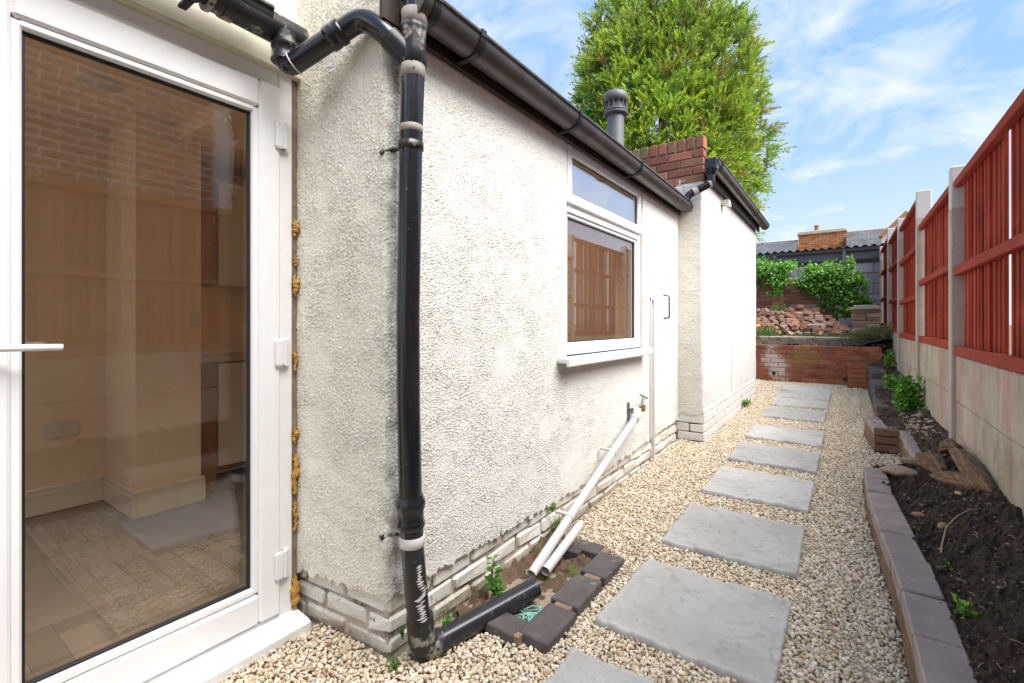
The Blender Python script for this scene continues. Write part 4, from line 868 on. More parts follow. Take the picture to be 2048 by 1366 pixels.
wall_seg(bl_, (.29, 7.95), (.27, 8.74), .12, .545, .16, mat='blue_brick', cmat='blue_brick', n=5); wall_seg(bl_, (.29, 7.1), (.28, 7.94), .1, .44, .16, mat='blue_brick', cmat='blue_brick', n=4); wall_seg(bl_, (.26, 6.0), (.275, 7.09), .08, .33, .16, mat='bed_face', cmat='blue_brick', n=3)
# ------------------------------------------------------------------ end retaining wall and planter
rw = empty('retaining_wall', (-.4, 9.1, .15)); tag(rw, 'red brick retaining wall across the end of the path with white salt stains', 'brick wall')
SR = [(.30, .085, .045), (.34, .11, .055), (.26, .07, .04), (.38, .14, .07), (.29, .10, .05)]
def salt(c):
    v = lowf(c[0], c[2], .006); b_ = np.array(random.choice(SR))*random.uniform(.85, 1.1)
    return tuple(b_)
mb = MB(); brick_run(mb, (-1.7, 9.05, 0), (1, 0, 0), (0, -1, 0), 2.16, [(.06+.0755*k_, .06+.0755*k_+.067) for k_ in range(10)], colf=salt, jit=.001, dep=.09, proud=.004); mb.build('brickwork', M['ret_brick'], rw)
mb = MB(); mb.box(-1.7, .455, 9.056, 9.20, 0, .80, 0); mb.build('mortar', M['mortar_pink'], rw)
mb = MB(); mb.tube([(-.98, 9.045, .33), (-.98, 9.048, .33)], .028, 16); mb.tube([(-.0, 9.045, .29), (0, 9.048, .29)], .030, 16); mb.build('weep_hole', M['gasket'], rw)
pl = empty('brick_planter', (.15, 8.9, .18)); tag(pl, 'small box planter of plain orange red brick in front of the retaining wall', 'planter')
mb = MB(); cf = lambda c: tuple(np.array((.36, .125, .06))*random.uniform(.85, 1.12))
brick_run(mb, (.04, 8.75, 0), (1, 0, 0), (0, -1, 0), .225, [(.14+.0705*k_, .14+.0705*k_+.0655) for k_ in range(6)], bl=.235, jt=.006, half=.0, colf=cf, jit=.0006, dep=.1)
brick_run(mb, (.04, 8.76, 0), (0, 1, 0), (-1, 0, 0), .28, [(.14+.0705*k_, .14+.0705*k_+.0655) for k_ in range(6)], colf=cf, jit=.0006, dep=.05); mb.build('brickwork', M['brick'], pl)
mb = MB(); mb.box(.05, .262, 8.762, 9.045, .1, .545, .003); mb.build('soil_fill', M['soil_brown'], pl)
# ------------------------------------------------------------------ terrace behind: soil, kerb, rubble
V, F = grid(np.linspace(-4, .62, 110), np.linspace(9.12, 13, 130), lambda X, Y: np.interp(Y, [9.1, 9.5, 9.75, 10.2, 11, 13], [.80, .85, .915, .94, .98, 1.0])+.012*lowf(X, Y, .02)+.008*samp(TM, X/.012, Y/.012)+.10*np.clip((X-.0)/.5, 0, 1))
tag(make('terrace_soil', V, F, M['soil_brown'], smooth=True), kind='structure')
mb = MB(); x = -1.45
while x < .15: L = random.uniform(.4, .6); mb.cbox((x+L/2, 9.75, .905+random.uniform(-.004, .004)), (L/2-.006, .05, .035), .01, jit=.003); x += L
tag(mb.build('stone_kerb', M['stone_kerb']), 'pale weathered stone kerb lying on the soil above the red brick wall', 'kerb')
# loose bricks in the rubble pile
BT = [(.46, .27, .19), (.52, .34, .25), (.40, .20, .13), (.56, .42, .33), (.50, .28, .18), (.42, .34, .28), (.52, .27, .14)]
proto = None; nb = 0; protos = []
for q in range(12):
    mb = MB(); c_ = np.array(random.choice(BT))*random.uniform(.85, 1.15); L = random.choice([.10, .09, .07, .105]); mb.cbox((0, 0, 0), (L, .051+.004*random.random(), .034), .007, jit=.004, col=tuple(c_))
    me = bpy.data.meshes.new('loose_brick'); me.from_pydata(mb.v, [], mb.f); at = me.attributes.new('Col', 'FLOAT_COLOR', 'FACE'); at.data.foreach_set('color', [v for c in mb.c for v in (*c, 1)]); me.materials.append(M['brick_soft']); protos.append(me)
def topz(x): return float(np.interp(x, [-1.7, -1.4, -1.0, -.72, -.6, -.35, -.1, .1], [1.42, 1.45, 1.42, 1.50, 1.44, 1.40, 1.20, 1.05]))
spots = []
for lay in range(9):
    z_ = .99+lay*.062
    x = -1.75+random.uniform(0, .1)
    while x < .12:
        if z_ < topz(x): spots.append((x+random.uniform(-.015, .015), 10.42+lay*.055+random.uniform(-.035, .035), z_+random.uniform(-.01, .01)))
        x += random.uniform(.11, .19)
for (x, y, z_) in spots:
    o = bpy.data.objects.new('loose_brick', random.choice(protos)); COL.objects.link(o); o.location = (x, y, z_)
    o.rotation_euler = (random.gauss(0, .25), random.gauss(0, .25), random.choice([0, 1.57, .5, -.6, 1.2, 1.4])+random.gauss(0, .3)); s_ = random.uniform(.8, 1.15); o.scale = (s_, s_, s_)
    tag(o, 'reclaimed brick stacked in the rubble pile below the old brick wall', 'brick', 'loose bricks in the rubble pile at the back')
mb = MB()
for k_, zz in enumerate(np.linspace(1.0, 1.38, 7)): 
    for j in range(2): c_ = np.array(random.choice(BT))*.9; mb.cbox((.20+.2*j+random.uniform(-.01, .01), 10.3, zz), (.095, .07, .029), .006, jit=.004, col=tuple(c_))
bp = empty('brick_pillar', (.3, 10.3, .97)); tag(bp, 'crumbling brick pillar with a tilted stone slab on top beside the fence', 'pillar'); mb.build('brickwork', M['brick_soft'], bp)
mb = MB(); mb.cbox((.28, 10.25, 1.44), (.21, .13, .022), .006, (1, 0, .03), (0, 1, 0), (-.03, 0, 1), .003); mb.cbox((.29, 10.28, 1.475), (.16, .1, .016), .006, jit=.004); mb.build('top_slab', M['stone_kerb'], bp)
# old brick wall, garage, far house
ow = empty('old_brick_wall', (-1.1, 11.3, 1.0)); tag(ow, 'old broken topped red brick wall behind the rubble pile, half hidden by ivy', 'brick wall')
mb = MB()
for k_ in range(17):
    z0 = .95+k_*.077; xr = float(np.interp(z0, [1.0, 1.4, 1.63, 1.9, 2.05, 2.2], [-.1, -.1, -.28, -.70, -.85, -1.7]))
    if xr+2.6 > .1: brick_run(mb, (-2.6, 11.2, 0), (1, 0, 0), (0, -1, 0), xr+2.6, [(z0, z0+.066)], start=(.11 if k_ % 2 else 0), colf=lambda c: tuple(np.array(random.choice([(.50, .22, .15), (.56, .27, .19), (.42, .17, .115), (.60, .42, .34), (.40, .18, .13)]))*random.uniform(.8, 1.15)), jit=.004, dep=.1, proud=.008)
mb.build('brickwork', M['brick_soft'], ow)
mb = MB(); mb.prism([(-2.6, 11.21, .9), (-.12, 11.21, .9), (-.12, 11.21, 1.42), (-.32, 11.21, 1.62), (-.75, 11.21, 1.88), (-.9, 11.21, 2.02), (-2.6, 11.21, 2.15)], (0, 0, 0), (0, .2, 0)); mb.build('mortar', M['mortar_pink'], ow)
ga = empty('garage', (-.6, 12.6, 1)); tag(ga, 'grey blockwork outbuilding with corrugated roof edge and deep dark gutter board behind the ivy', 'outbuilding')
mb = MB(); brick_run(mb, (-4.0, 12.5, 0), (1, 0, 0), (0, -1, 0), 4.7, [(.9+.225*k_, .9+.225*k_+.205) for k_ in range(8)], bl=.45, jt=.022, colf=lambda c: tuple(np.array((.40, .39, .40))*random.uniform(.8, 1.15)), dep=.1, proud=.006, jit=.002); mb.build('blockwork', M['block'], ga)
mb = MB(); mb.box(-4, .7, 12.506, 12.7, .9, 2.6, 0); mb.build('mortar', M['mortar_pink'], ga)
mb = MB(); mb.prism([(-4.0, 12.42, 2.54), (-4.0, 12.42, 2.68), (-4.0, 12.36, 2.72), (-4.0, 12.36, 2.78), (-4.0, 12.55, 2.78), (-4.0, 12.55, 2.46), (-4.0, 12.48, 2.46)], (0, 0, 0), (4.75, 0, 0)); mb.box(-.05, .02, 12.34, 12.41, 2.46, 2.80, .004); mb.build('gutter_board', M['dark_sheet'], ga)
V = []; F = []; n = 260
for i in range(n):
    x = -4+4.75*i/(n-1); z_ = 2.80+.022*math.sin(x*2*math.pi/.15); V += [(x, 12.30, z_), (x, 16, z_+.10), (x, 12.30, z_-.008), (x, 16, z_+.09)]
for i in range(n-1): a = 4*i; b_ = a+4; F += [[a, b_, b_+1, a+1], [a+2, a+3, b_+3, b_+2], [a, a+2, b_+2, b_]]
make('corrugated_roof', V, F, M['felt'], ga)
hs = empty('far_house', (-.5, 24, 0)); tag(hs, 'slate roofed house with a wide orange brick chimney stack beyond the outbuilding', 'house')
def slate_roof(x0, x1, y0, z0, z1, run, name='roof'):
    mb = MB(); nr = 14; u = Vector((0, run, z1-z0)); L = u.length; u.normalize(); nn_ = Vector((0, -u.z, u.y))
    for r_ in range(nr):
        c0 = Vector((0, y0, z0))+u*L*(r_+.5)/nr; x = x0-(.12 if r_ % 2 else 0)
        while x < x1:
            a, e = max(x, x0), min(x+.24, x1); x += .245
            if e-a > .03: s_ = random.uniform(.75, 1.2); mb.cbox(((a+e)/2, c0.y, c0.z+nn_.z*.01), ((e-a)/2-.002, L/nr*.56, .007), .002, (1, 0, 0), u, nn_, 0, (.082*s_, .084*s_, .094*s_))
    mb.build(name, M['slate'], hs)
    mb = MB(); mb.prism([(x0, y0, z0-.02), (x0, y0+run, z1-.02), (x0, y0+run, z0-.02)], (0, 0, 0), (x1-x0, 0, 0)); mb.build('roof_deck', M['felt'], hs)
slate_roof(-9.5, -1.54, 19.2, 3.0, 4.50, 2.9); slate_roof(.03, 3.2, 19.4, 3.0, 4.66, 2.9)
mb = MB(); mb.box(-9.5, 3.2, 19.5, 24, 0, 3.0, 0); mb.box(-9.5, -1.54, 22.08, 22.16, 4.46, 4.53, 0); mb.box(.03, 3.2, 22.3, 22.4, 4.62, 4.71, .01); mb.build('wall', M['terracotta'], hs)
mb = MB(); oc = lambda c: tuple(np.array(random.choice([(.46, .17, .07), (.52, .22, .09), (.40, .14, .06), (.50, .24, .12)]))*random.uniform(.85, 1.12))
brick_run(mb, (-1.52, 22.0, 0), (1, 0, 0), (0, -1, 0), 1.55, [(3.3+.077*k_, 3.3+.077*k_+.067) for k_ in range(18)], colf=oc, dep=.08, jit=.001); brick_run(mb, (.03, 22.0, 0), (0, 1, 0), (1, 0, 0), .6, [(3.3+.077*k_, 3.3+.077*k_+.067) for k_ in range(18)], colf=oc, dep=.08, jit=.001)
ch = mb.build('chimney', M['brick'], hs)
mb = MB(); mb.box(-1.51, .02, 22.008, 22.6, 3.2, 4.70, 0); mb.build('mortar', M['mortar_pink'], ch)
mb = MB(); mb.box(-1.56, .07, 21.96, 22.64, 4.69, 4.76, .01); mb.box(-1.52, .03, 22.0, 22.6, 4.761, 4.83, .02); mb.build('chimney_cap', M['stone_kerb'], ch)
mb = MB(); mb.lathe((-.92, 22.3, 4.82), (0, 0, 1), [(0, .085), (.22, .075), (.225, .09), (.25, .09), (.252, .06)], 18); mb.build('chimney_pot', M['terracotta'], ch)
mb = MB(); mb.box(-1.98, -1.60, 26, 26.5, 4.3, 4.78, .01); mb.lathe((-1.8, 26.2, 4.78), (0, 0, 1), [(0, .16), (.1, .15), (.16, .05)], 14); mb.build('rear_chimney', M['terracotta'], hs)
mb = MB(); mb.tube([(-2.0, 25.7, 4.5), (-2.0, 25.7, 4.98)], .012, 6); mb.tube([(-2.1, 25.7, 4.9), (-1.9, 25.7, 4.9)], .01, 6); mb.build('aerial', M['felt'], hs)
hb = empty('gable_house', (1.6, 19, 0)); tag(hb, 'white gable end of a house just visible above the far fence panels', 'house')
mb = MB(); mb.prism([(.95, 19, 0), (3.4, 19, 0), (3.4, 19, 4.6), (1.55, 19, 4.55), (.95, 19, 3.9)], (0, 0, 0), (0, 4, 0)); mb.build('wall', M['white_smooth'], hb)
mb = MB(); mb.cbox((1.24, 19, 4.26), (.48, .2, .05), .01, (.68, 0, .73), (0, 1, 0), (-.73, 0, .68)); mb.build('verge', M['terracotta'], hb)
# ------------------------------------------------------------------ THE FENCE
fe = empty('fence', (.62, 6, .3)); tag(fe, 'tall red stained timber fence between concrete posts on concrete gravel boards', 'fence')
PY = [-3.35, -1.42, .47, 2.37, 4.27, 6.10, 8.12, 10.0, 12.1, 14.5]
PT = [2.2, 2.2, 2.2, 2.2, 2.2, 2.46, 2.56, 2.74, 2.72, 2.76]
for i, (y, zt) in enumerate(zip(PY, PT)):
    wx = .055 if i != 5 else .06
    mb = MB(); mb.box(.572, .572+2*wx-.01, y-.045, y+.045, -.1, zt-.28, .006, jit=.001); o = mb.build('post', M['concrete'], fe)
    mb = MB(); mb.box(.5722, .5718+2*wx-.01, y-.0448, y+.0448, zt-.2795, zt, .006); mb.build('post_top', M['concrete_white'], fe)  # upper post made paler, painting in the brighter light from open sky
BAY = [(0, 4, .955, 2.11, (1.505,)), (4, 5, .985, 2.125, (1.56,)), (5, 6, .985, 2.43, (1.44, 1.95)), (6, 7, 1.04, 2.53, (1.53, 2.04)), (7, 8, 1.12, 2.65, (1.64, 2.16)), (8, 9, 1.15, 2.70, (1.65, 2.19))]
for (a, b_, zb0, zt, mids) in BAY:
    for j in range(a, b_):
        y0, y1 = PY[j]+.046, PY[j+1]-.046
        pe = MB()
        y = y0+.002; near = j >= 2
        while y < y1-.02:
            kk_ = globals().get('kk_', 0)+1; wd = random.choice([.032, .038, .042, .048, .056]) if near else .07
            gap = random.choice([0, 0, .002, .004, .007]) if j in (3,) else (random.choice([0, 0, 0, .002, .003]))
            if j == 3 and random.random() < .09: gap = random.choice([.058, .066])
            if j in (4, 5, 6) and random.random() < .035: gap = .11
            e = min(y+wd, y1); tilt = rng.normal(0, .003) if near else 0; s_ = random.uniform(.6, 1.2); dx = (kk_ % 2)*.014+random.uniform(0, .006)
            pe.cbox((.632+dx, (y+e)/2, (zb0+zt)/2+.004), ((.005+.003*random.random()), (e-y)/2, (zt-zb0)/2-.006), .0015, (1, random.uniform(-.12, .12), 0), (0, 1, tilt), (0, -tilt, 1), .0006, (s_, s_*random.uniform(.8, 1.2), s_)); y = e+gap
        po = pe.build('panel', M['red_board' if j >= 3 else 'brown_board'], fe)
        for z_ in (zt-.03, zb0+.028)+mids:
            rr = MB(); hh = .026 if z_ != zb0+.028 else .030
            rr.cbox((.606, (y0+y1)/2, z_+rng.normal(0, .003)), (.020, (y1-y0)/2, hh), .004, jit=.0015); rr.build('rail', M['red_rail' if j >= 3 else 'brown_rail'], po)
        zl = zb0-.003; 
        for k_ in range(2 if j < 6 else 1):
            gb_ = MB(); gb_.box(.598, .648, y0-.004, y1+.004, zl-.302, zl-.001, .005, jit=.0008); gb_.build('gravel_board', M['board'], fe); zl -= .304
        if j >= 6:
            gb_ = MB(); gb_.box(.598, .648, y0-.004, y1+.004, zl-.3, zl-.001, .005); gb_.build('gravel_board', M['board'], fe)
# red paint drips over the top of the near boards are pale lime runs
for k_ in range(16):
    mb = MB(); y = random.uniform(2.5, 4.15); L = random.choice([.012, .02, .04, .07]); mb.tube([(.5975, y, .950), (.5972, y+random.uniform(-.002, .002), .950-L)], [.003, .0012], 6); mb.build('lime_run', M['concrete_white'], fe)
# neighbour's brick house beyond the fence, beside and behind the camera (mirrored in the door glass)
nh = empty('neighbour_house', (1.7, -2, 0)); tag(nh, 'brick side wall of the neighbouring house mirrored in the door glass', 'house')
m, t, b = nmat('neighbour_brick'); bt = N(t, 'ShaderNodeTexBrick'); mp_ = N(t, 'ShaderNodeMapping'); mp_.inputs['Rotation'].default_value = (R(90), 0, R(90))
cmb = N(t, 'ShaderNodeCombineXYZ'); s3 = N(t, 'ShaderNodeSeparateXYZ'); t.links.new(posn(t), s3.inputs[0]); t.links.new(s3.outputs[1], cmb.inputs[0]); t.links.new(s3.outputs[2], cmb.inputs[1]); t.links.new(cmb.outputs[0], bt.inputs['Vector'])
bt.inputs['Color1'].default_value = (.40, .20, .13, 1); bt.inputs['Color2'].default_value = (.46, .26, .17, 1); bt.inputs['Mortar'].default_value = (.75, .70, .62, 1); bt.inputs['Scale'].default_value = 1; bt.inputs['Brick Width'].default_value = .225; bt.inputs['Row Height'].default_value = .075; bt.inputs['Mortar Size'].default_value = .006
t.links.new(bt.outputs[0], b.inputs['Base Color']); b.inputs['Roughness'].default_value = .9; bump(t, b, bt.outputs['Fac'], .4, -.005)
mb = MB(); mb.box(1.6, 1.9, -7, 2.15, 0, 4.3, 0); mb.build('wall', m, nh)
mb = MB(); mb.box(1.62, 1.9, 2.151, 2.9, 0, 3.7, 0); mb.build('added_pale_wing', M['white_smooth'], nh)  # unseen pale block added to cover the bright sky mirrored in the door
mb = MB(); mb.prism([(1.45, -7.2, 4.3), (5.5, -7.2, 6.0), (5.5, -7.2, 4.3)], (0, 0, 0), (0, 9.5, 0)); mb.build('roof', M['felt'], nh)
# ------------------------------------------------------------------ stones, log, twigs in the bed
def boulder(name, c, r, col, rotz, label, tilt=0, cut=.25):
    V = I3[0].copy(); k_ = rng.normal(size=(9, 3)); k_ /= np.linalg.norm(k_, axis=1)[:, None]; dd_ = rng.uniform(.8, 1.0, 9)
    dt = V@k_.T; rr = np.min(np.where(dt > .05, dd_/np.maximum(dt, .05), 9), axis=1); V = V*np.minimum(rr, 1)[:, None]*(1+.03*rng.normal(size=(len(V), 1)))
    V = V*np.array(r); Rm = np.array(Euler((0, tilt, rotz)).to_matrix()); V = V@Rm.T+np.array(c)
    o = make(name, V, I3[1], M['pebble'], None, np.tile(col, (len(I3[1]), 1)), True); return tag(o, label, 'stone')
boulder('flat_stone', (.285, 3.84, .232), (.105, .10, .03), (.33, .24, .16), -.25, 'flat tan stone lying on the end of the brick coping')
boulder('rounded_stone', (.372, 4.0, .27), (.075, .035, .03), (.27, .20, .13), -.30, 'long rounded brown stone leaning against the driftwood log')
# driftwood: a gnarled hollow root piece, thick rounded end, dark hollow, long tapering slab
lg = empty('driftwood_log', (.50, 3.6, .26)); tag(lg, 'weathered hollow driftwood log lying across the soil against the concrete fence base', 'log')
def gnarl(name, P_, r_, flat=1.0, seed=0):
    n = 46; m_ = 36; A = np.array(P_, float); tt = np.linspace(0, 1, len(A)); T = np.linspace(0, 1, n)
    C_ = np.stack([np.interp(T, tt, A[:, i]) for i in range(3)], 1); ker = np.ones(7)/7
    for i in range(3): C_[:, i] = np.convolve(np.pad(C_[:, i], 3, mode='edge'), ker, 'valid')
    rad = np.interp(T, tt, r_); V = []
    for i in range(n):
        d_ = C_[min(i+1, n-1)]-C_[max(i-1, 0)]; d_ /= np.linalg.norm(d_); sd_ = np.cross(d_, (0, 0, 1)); sd_ /= np.linalg.norm(sd_); up_ = np.cross(sd_, d_)
        end = (1-((T[i]-.5)*2)**8)**.5*.9+.1
        for j in range(m_):
            a = 2*math.pi*j/m_
            rr = rad[i]*end*(1+.10*math.sin(2*a+seed+3*T[i])+.05*abs(math.sin(5.5*a+seed+T[i]*2))+.03*math.sin(13*a+T[i]*3)+.11*float(samp(TL, 6*math.cos(a)*4+seed*31+60, 6*math.sin(a)*4+60+i*.5))+.06*float(samp(TM, 14*math.cos(a)+seed*17+60, 14*math.sin(a)+60+i*.22)))
            V.append(C_[i]+sd_*rr*math.cos(a)+up_*rr*math.sin(a)*flat)
    F = [[i*m_+j, i*m_+(j+1) % m_, (i+1)*m_+(j+1) % m_, (i+1)*m_+j] for i in range(n-1) for j in range(m_)]
    F.append(list(range(m_))[::-1]); F.append([(n-1)*m_+j for j in range(m_)])
    make(name, np.array(V), F, M['wood'], lg, None, [True]*(len(F)-2)+[False]*2)
gnarl('thick_end', [(.47, 4.02, .24), (.43, 3.93, .31), (.445, 3.82, .315), (.475, 3.68, .28)], [.045, .055, .05, .035], 1.0, 1)
gnarl('trunk', [(.44, 3.78, .25), (.49, 3.55, .29), (.535, 3.35, .345), (.56, 3.20, .37)], [.04, .052, .05, .02], .85, 2)
gnarl('limb', [(.535, 3.90, .40), (.54, 3.72, .405), (.55, 3.45, .39), (.562, 3.22, .375), (.568, 3.12, .37)], [.02, .036, .048, .036, .016], .8, 3)
gnarl('stub', [(.50, 4.02, .36), (.535, 3.96, .405), (.565, 3.90, .40)], [.026, .034, .028], 1.0, 4)
# pebbles and bits on the soil
P = np.stack([rng.uniform(.40, .56, 90), rng.uniform(4.45, 5.5, 90), np.zeros(90)], 1); P[:, 2] = soilz(P[:, 0], P[:, 1])+.006
o = scatter_stones('pebbles', P, rng.uniform(.008, .022, 90), np.clip(np.array((.30, .22, .16))*rng.uniform(.6, 1.6, (90, 1)), 0, .7), I2, 12, .6, 'pebble', .6, True); tag(o, 'brown and grey pebbles on the soil below the leafy plant', 'pebbles', kind='stuff')
P = np.stack([rng.uniform(.24, .575, 2600), rng.uniform(1.2, 4.0, 2600), np.zeros(2600)], 1); P[:, 2] = soilz(P[:, 0], P[:, 1])+.001
o = scatter_stones('soil_crumbs', P, rng.uniform(.0025, .008, 2600)*rng.choice([1, 1, 1.5], 2600), np.where(rng.random((2600, 1)) < .04, np.array((.30, .26, .22)), np.array((.048, .032, .023))*rng.uniform(.5, 2, (2600, 1))), I1, 14, .9, 'pebble', .75); tag(o, 'crumbs of dark soil and small pale stones in the near bed', 'soil crumbs', kind='stuff')
for i, (x, y, s_, col, l) in enumerate(((.30, 3.10, .03, (.30, .19, .11), 'brown stone half buried in the dark soil near the coping'), (.37, 2.92, .033, (.34, .2, .12), 'reddish brown stone beside the bent dry twig'), (.47, 3.27, .018, (.6, .36, .16), 'small orange stone at the tip of the bent dry twig'), (.30, 3.28, .014, (.65, .6, .52), 'small cream stone beside the coping bricks'), (.42, 3.50, .014, (.7, .66, .6), 'small white stone below the driftwood log'))):
    boulder('stone', (x, y, float(soilz(np.array(x), np.array(y)))+.006), (s_, s_*.6, s_*.5), col, i*1.1, l)
mb = MB(); mb.tube(arc_path([(.315, 2.58, .17), (.345, 2.76, .235), (.45, 3.05, .26), (.52, 3.2, .225)], .12, 6), [.0022]*20, 6) if False else mb.tube([(.314, 2.56, .19), (.326, 2.61, .25), (.348, 2.68, .305), (.40, 2.79, .33), (.45, 2.87, .34), (.498, 2.95, .332)], [.003, .0028, .0026, .0024, .002, .0014], 6)
tag(mb.build('dry_twig', M['straw']), 'thin bent dry twig arching over the dark soil', 'twig')
mb = MB()
for k_ in range(60):
    x, y = random.uniform(.25, .56), random.uniform(1.4, 5.2); z_ = float(soilz(np.array(x), np.array(y)))+.004; a = random.uniform(0, 3.14); L = random.uniform(.01, .04)
    mb.tube([(x, y, z_), (x+L*math.cos(a)*.5, y+L*math.sin(a)*.5, z_+.005), (x+L*math.cos(a), y+L*math.sin(a), z_+.001)], .0011, 5)
tag(mb.build('straw_bits', M['straw']), 'scattered dry straw and root bits on the dark soil', 'litter', kind='stuff')
mb = MB(); mb.tube([(.50, 5.0, .29), (.49, 5.15, .37)], [.005, .004], 8); tag(mb.build('pale_stick', M['stone_kerb']), 'short pale stick poking up below the leafy plant', 'stick')
# ------------------------------------------------------------------ foliage
def leaves(name, C0, D, size, cols, mat, parent=None, aspect=.5, fold=.25):
    """C0 base points, D unit directions, per leaf"""
    n = len(C0); rnd = rng.normal(size=(n, 3)); S = np.cross(D, rnd); S /= np.linalg.norm(S, axis=1)[:, None]+1e-9; U = np.cross(S, D)
    sz = size[:, None]; mid = C0+D*sz*.45
    V = np.stack([C0, mid+S*sz*aspect*.5+U*sz*fold*.3, C0+D*sz, mid-S*sz*aspect*.5+U*sz*fold*.3], 1).reshape(-1, 3)
    b0 = np.arange(n)*4; F = np.concatenate([np.stack([b0, b0+1, b0+2], 1), np.stack([b0, b0+2, b0+3], 1)])
    return make(name, V, F, M[mat], parent, np.concatenate([cols, cols]), False)
def unit(v): return v/(np.linalg.norm(v, axis=1)[:, None]+1e-9)
def conifer(x, y, zc, rx, rz, z0, nclump, label):
    tr = empty('conifer_tree', (x, y, .8)); tag(tr, label, 'tree')
    mb = MB(); mb.tube([(x, y, .8), (x+.05, y, 3), (x, y+.05, 6), (x, y, 9.5)], [.28, .22, .15, .04], 12); mb.build('trunk', M['bark'], tr)
    # clumps over an egg shaped crown; the outline is broken by clump size and by gaps
    th = rng.uniform(0, 2*np.pi, nclump); v = rng.uniform(-1, 1, nclump); v = np.sort(v); ph = np.arcsin(v)
    prof = np.cos(ph)**.85
    rad = (rng.uniform(0, 1, nclump)**.35); rad = np.where(rng.random(nclump) < .62, .86+.15*rng.random(nclump), .35+.5*rad)
    bumpy = 1+.10*np.sin(3*th+4*v)+.06*np.sin(7*th-9*v)+.03*rng.normal(size=nclump)
    cx_ = x+rx*prof*rad*bumpy*np.cos(th); cy = y+rx*prof*rad*bumpy*np.sin(th); cz_ = zc+rz*np.sin(ph)*np.where(rad > .8, 1, rad)*bumpy
    keep = cz_ > 3.5; cx_, cy, cz_ = cx_[keep], cy[keep], cz_[keep]; nclump = len(cx_)
    Cc = np.stack([cx_, cy, cz_], 1); out = unit(Cc-np.array([x, y, zc-1.5]))
    nb_ = 5; nl = 18; K = nclump*nb_; kc = np.repeat(np.arange(nclump), nb_)
    bd = unit(out[kc]+.85*unit(rng.normal(size=(K, 3)))+np.array([0, 0, .10])); bl2 = rng.uniform(.22, .55, K)
    kk = np.repeat(np.arange(K), nl); n = len(kk); tp = np.tile(np.linspace(.05, 1, nl), K)
    side = unit(np.cross(bd, rng.normal(size=(K, 3))))[kk]*np.tile(np.where(np.arange(nl) % 2 == 0, 1, -1), K)[:, None]
    P0 = Cc[kc][kk]+bd[kk]*(tp*bl2[kk])[:, None]+np.array([0, 0, -.10])*(tp**2*bl2[kk])[:, None]
    dl = unit(bd[kk]*.9+side*.75*(1-tp*.6)[:, None]+.25*rng.normal(size=(n, 3)))
    base = np.array([(.28, .41, .035), (.21, .34, .035), (.37, .47, .045), (.15, .23, .03), (.27, .22, .05)])
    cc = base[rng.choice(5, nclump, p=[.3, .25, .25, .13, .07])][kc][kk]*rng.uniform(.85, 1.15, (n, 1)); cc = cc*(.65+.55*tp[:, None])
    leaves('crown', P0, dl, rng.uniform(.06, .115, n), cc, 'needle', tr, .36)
    return tr
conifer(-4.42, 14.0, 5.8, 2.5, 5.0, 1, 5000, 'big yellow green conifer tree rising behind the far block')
def bush_tree(x, y, zc, r, rz, n, label, name='broadleaf_tree'):
    tr = empty(name, (x, y, .8)); tag(tr, label, 'tree'); mb = MB(); mb.tube([(x, y, .8), (x, y, zc)], [.12, .05], 8); mb.build('trunk', M['bark'], tr)
    d = unit(rng.normal(size=(n//30, 3))); c0 = np.array([x, y, zc])+d*np.array([r, r, rz])*rng.uniform(.5, 1, (n//30, 1)); k_ = rng.integers(0, n//30, n)
    P0 = c0[k_]+rng.normal(0, .16, (n, 3)); cc = np.array((.085, .21, .04))*rng.uniform(.7, 1.6, (n, 1))
    leaves('crown', P0, unit(d[k_]+rng.normal(size=(n, 3))), rng.uniform(.07, .12, n), cc, 'leaf', tr, .6)
bush_tree(-5.6, 12.2, 5.4, 1.0, 2.3, 12000, 'bright green broadleaf tree peeping out left of the conifer')
# ivy
def ivy(name, spots, n, label):
    P0 = []; w_ = np.array([s[4] for s in spots], float); w_ /= w_.sum(); ks = rng.choice(len(spots), n, p=w_); S = np.array([s[:4] for s in spots])
    c = np.stack([S[ks, 0]+rng.normal(0, 1, n)*S[ks, 2]*.5, rng.normal(11.1, .06, n), S[ks, 1]+rng.normal(0, 1, n)*S[ks, 3]*.5], 1); c[:, 1] -= .14*np.abs(rng.normal(size=n))
    d = unit(np.stack([rng.normal(0, .6, n), -rng.uniform(.1, 1, n), rng.normal(-.2, .7, n)], 1)); cc = np.array((.11, .27, .04))*rng.uniform(.55, 1.7, (n, 1))*np.where(rng.random((n, 1)) < .12, np.array([2.2, 1.5, 1.2]), 1)
    return tag(leaves(name, c, d, rng.uniform(.035, .075, n), cc, 'leaf', None, .85), label, 'ivy')
ivy('ivy', [(-1.5, 2.28, .28, .22, 3), (-1.2, 2.2, .24, .16, 2.2), (-1.12, 2.02, .16, .12, .8), (-.93, 2.34, .14, .08, .8), (-1.7, 2.25, .3, .3, 2), (-1.15, 1.80, .12, .07, .4)], 4200, 'clump of ivy on top of the old brick wall beside the white house')
ivy('ivy', [(-.50, 2.10, .20, .16, 2), (-.25, 2.15, .24, .16, 3), (-.25, 1.88, .28, .20, 4), (-.02, 1.95, .22, .20, 3), (.05, 1.64, .20, .14, 2), (-.22, 1.58, .16, .12, 1.2), (.09, 2.30, .05, .10, .5), (.28, 1.58, .14, .07, .8), (-.55, 2.24, .06, .10, .3), (-.02, 1.38, .14, .08, .6), (-.72, 1.98, .12, .06, .4), (.22, 2.0, .06, .10, .3), (-.5, 1.86, .12, .10, .6), (.30, 1.86, .05, .12, .3)], 8500, 'big mass of ivy hanging in front of the grey block wall')
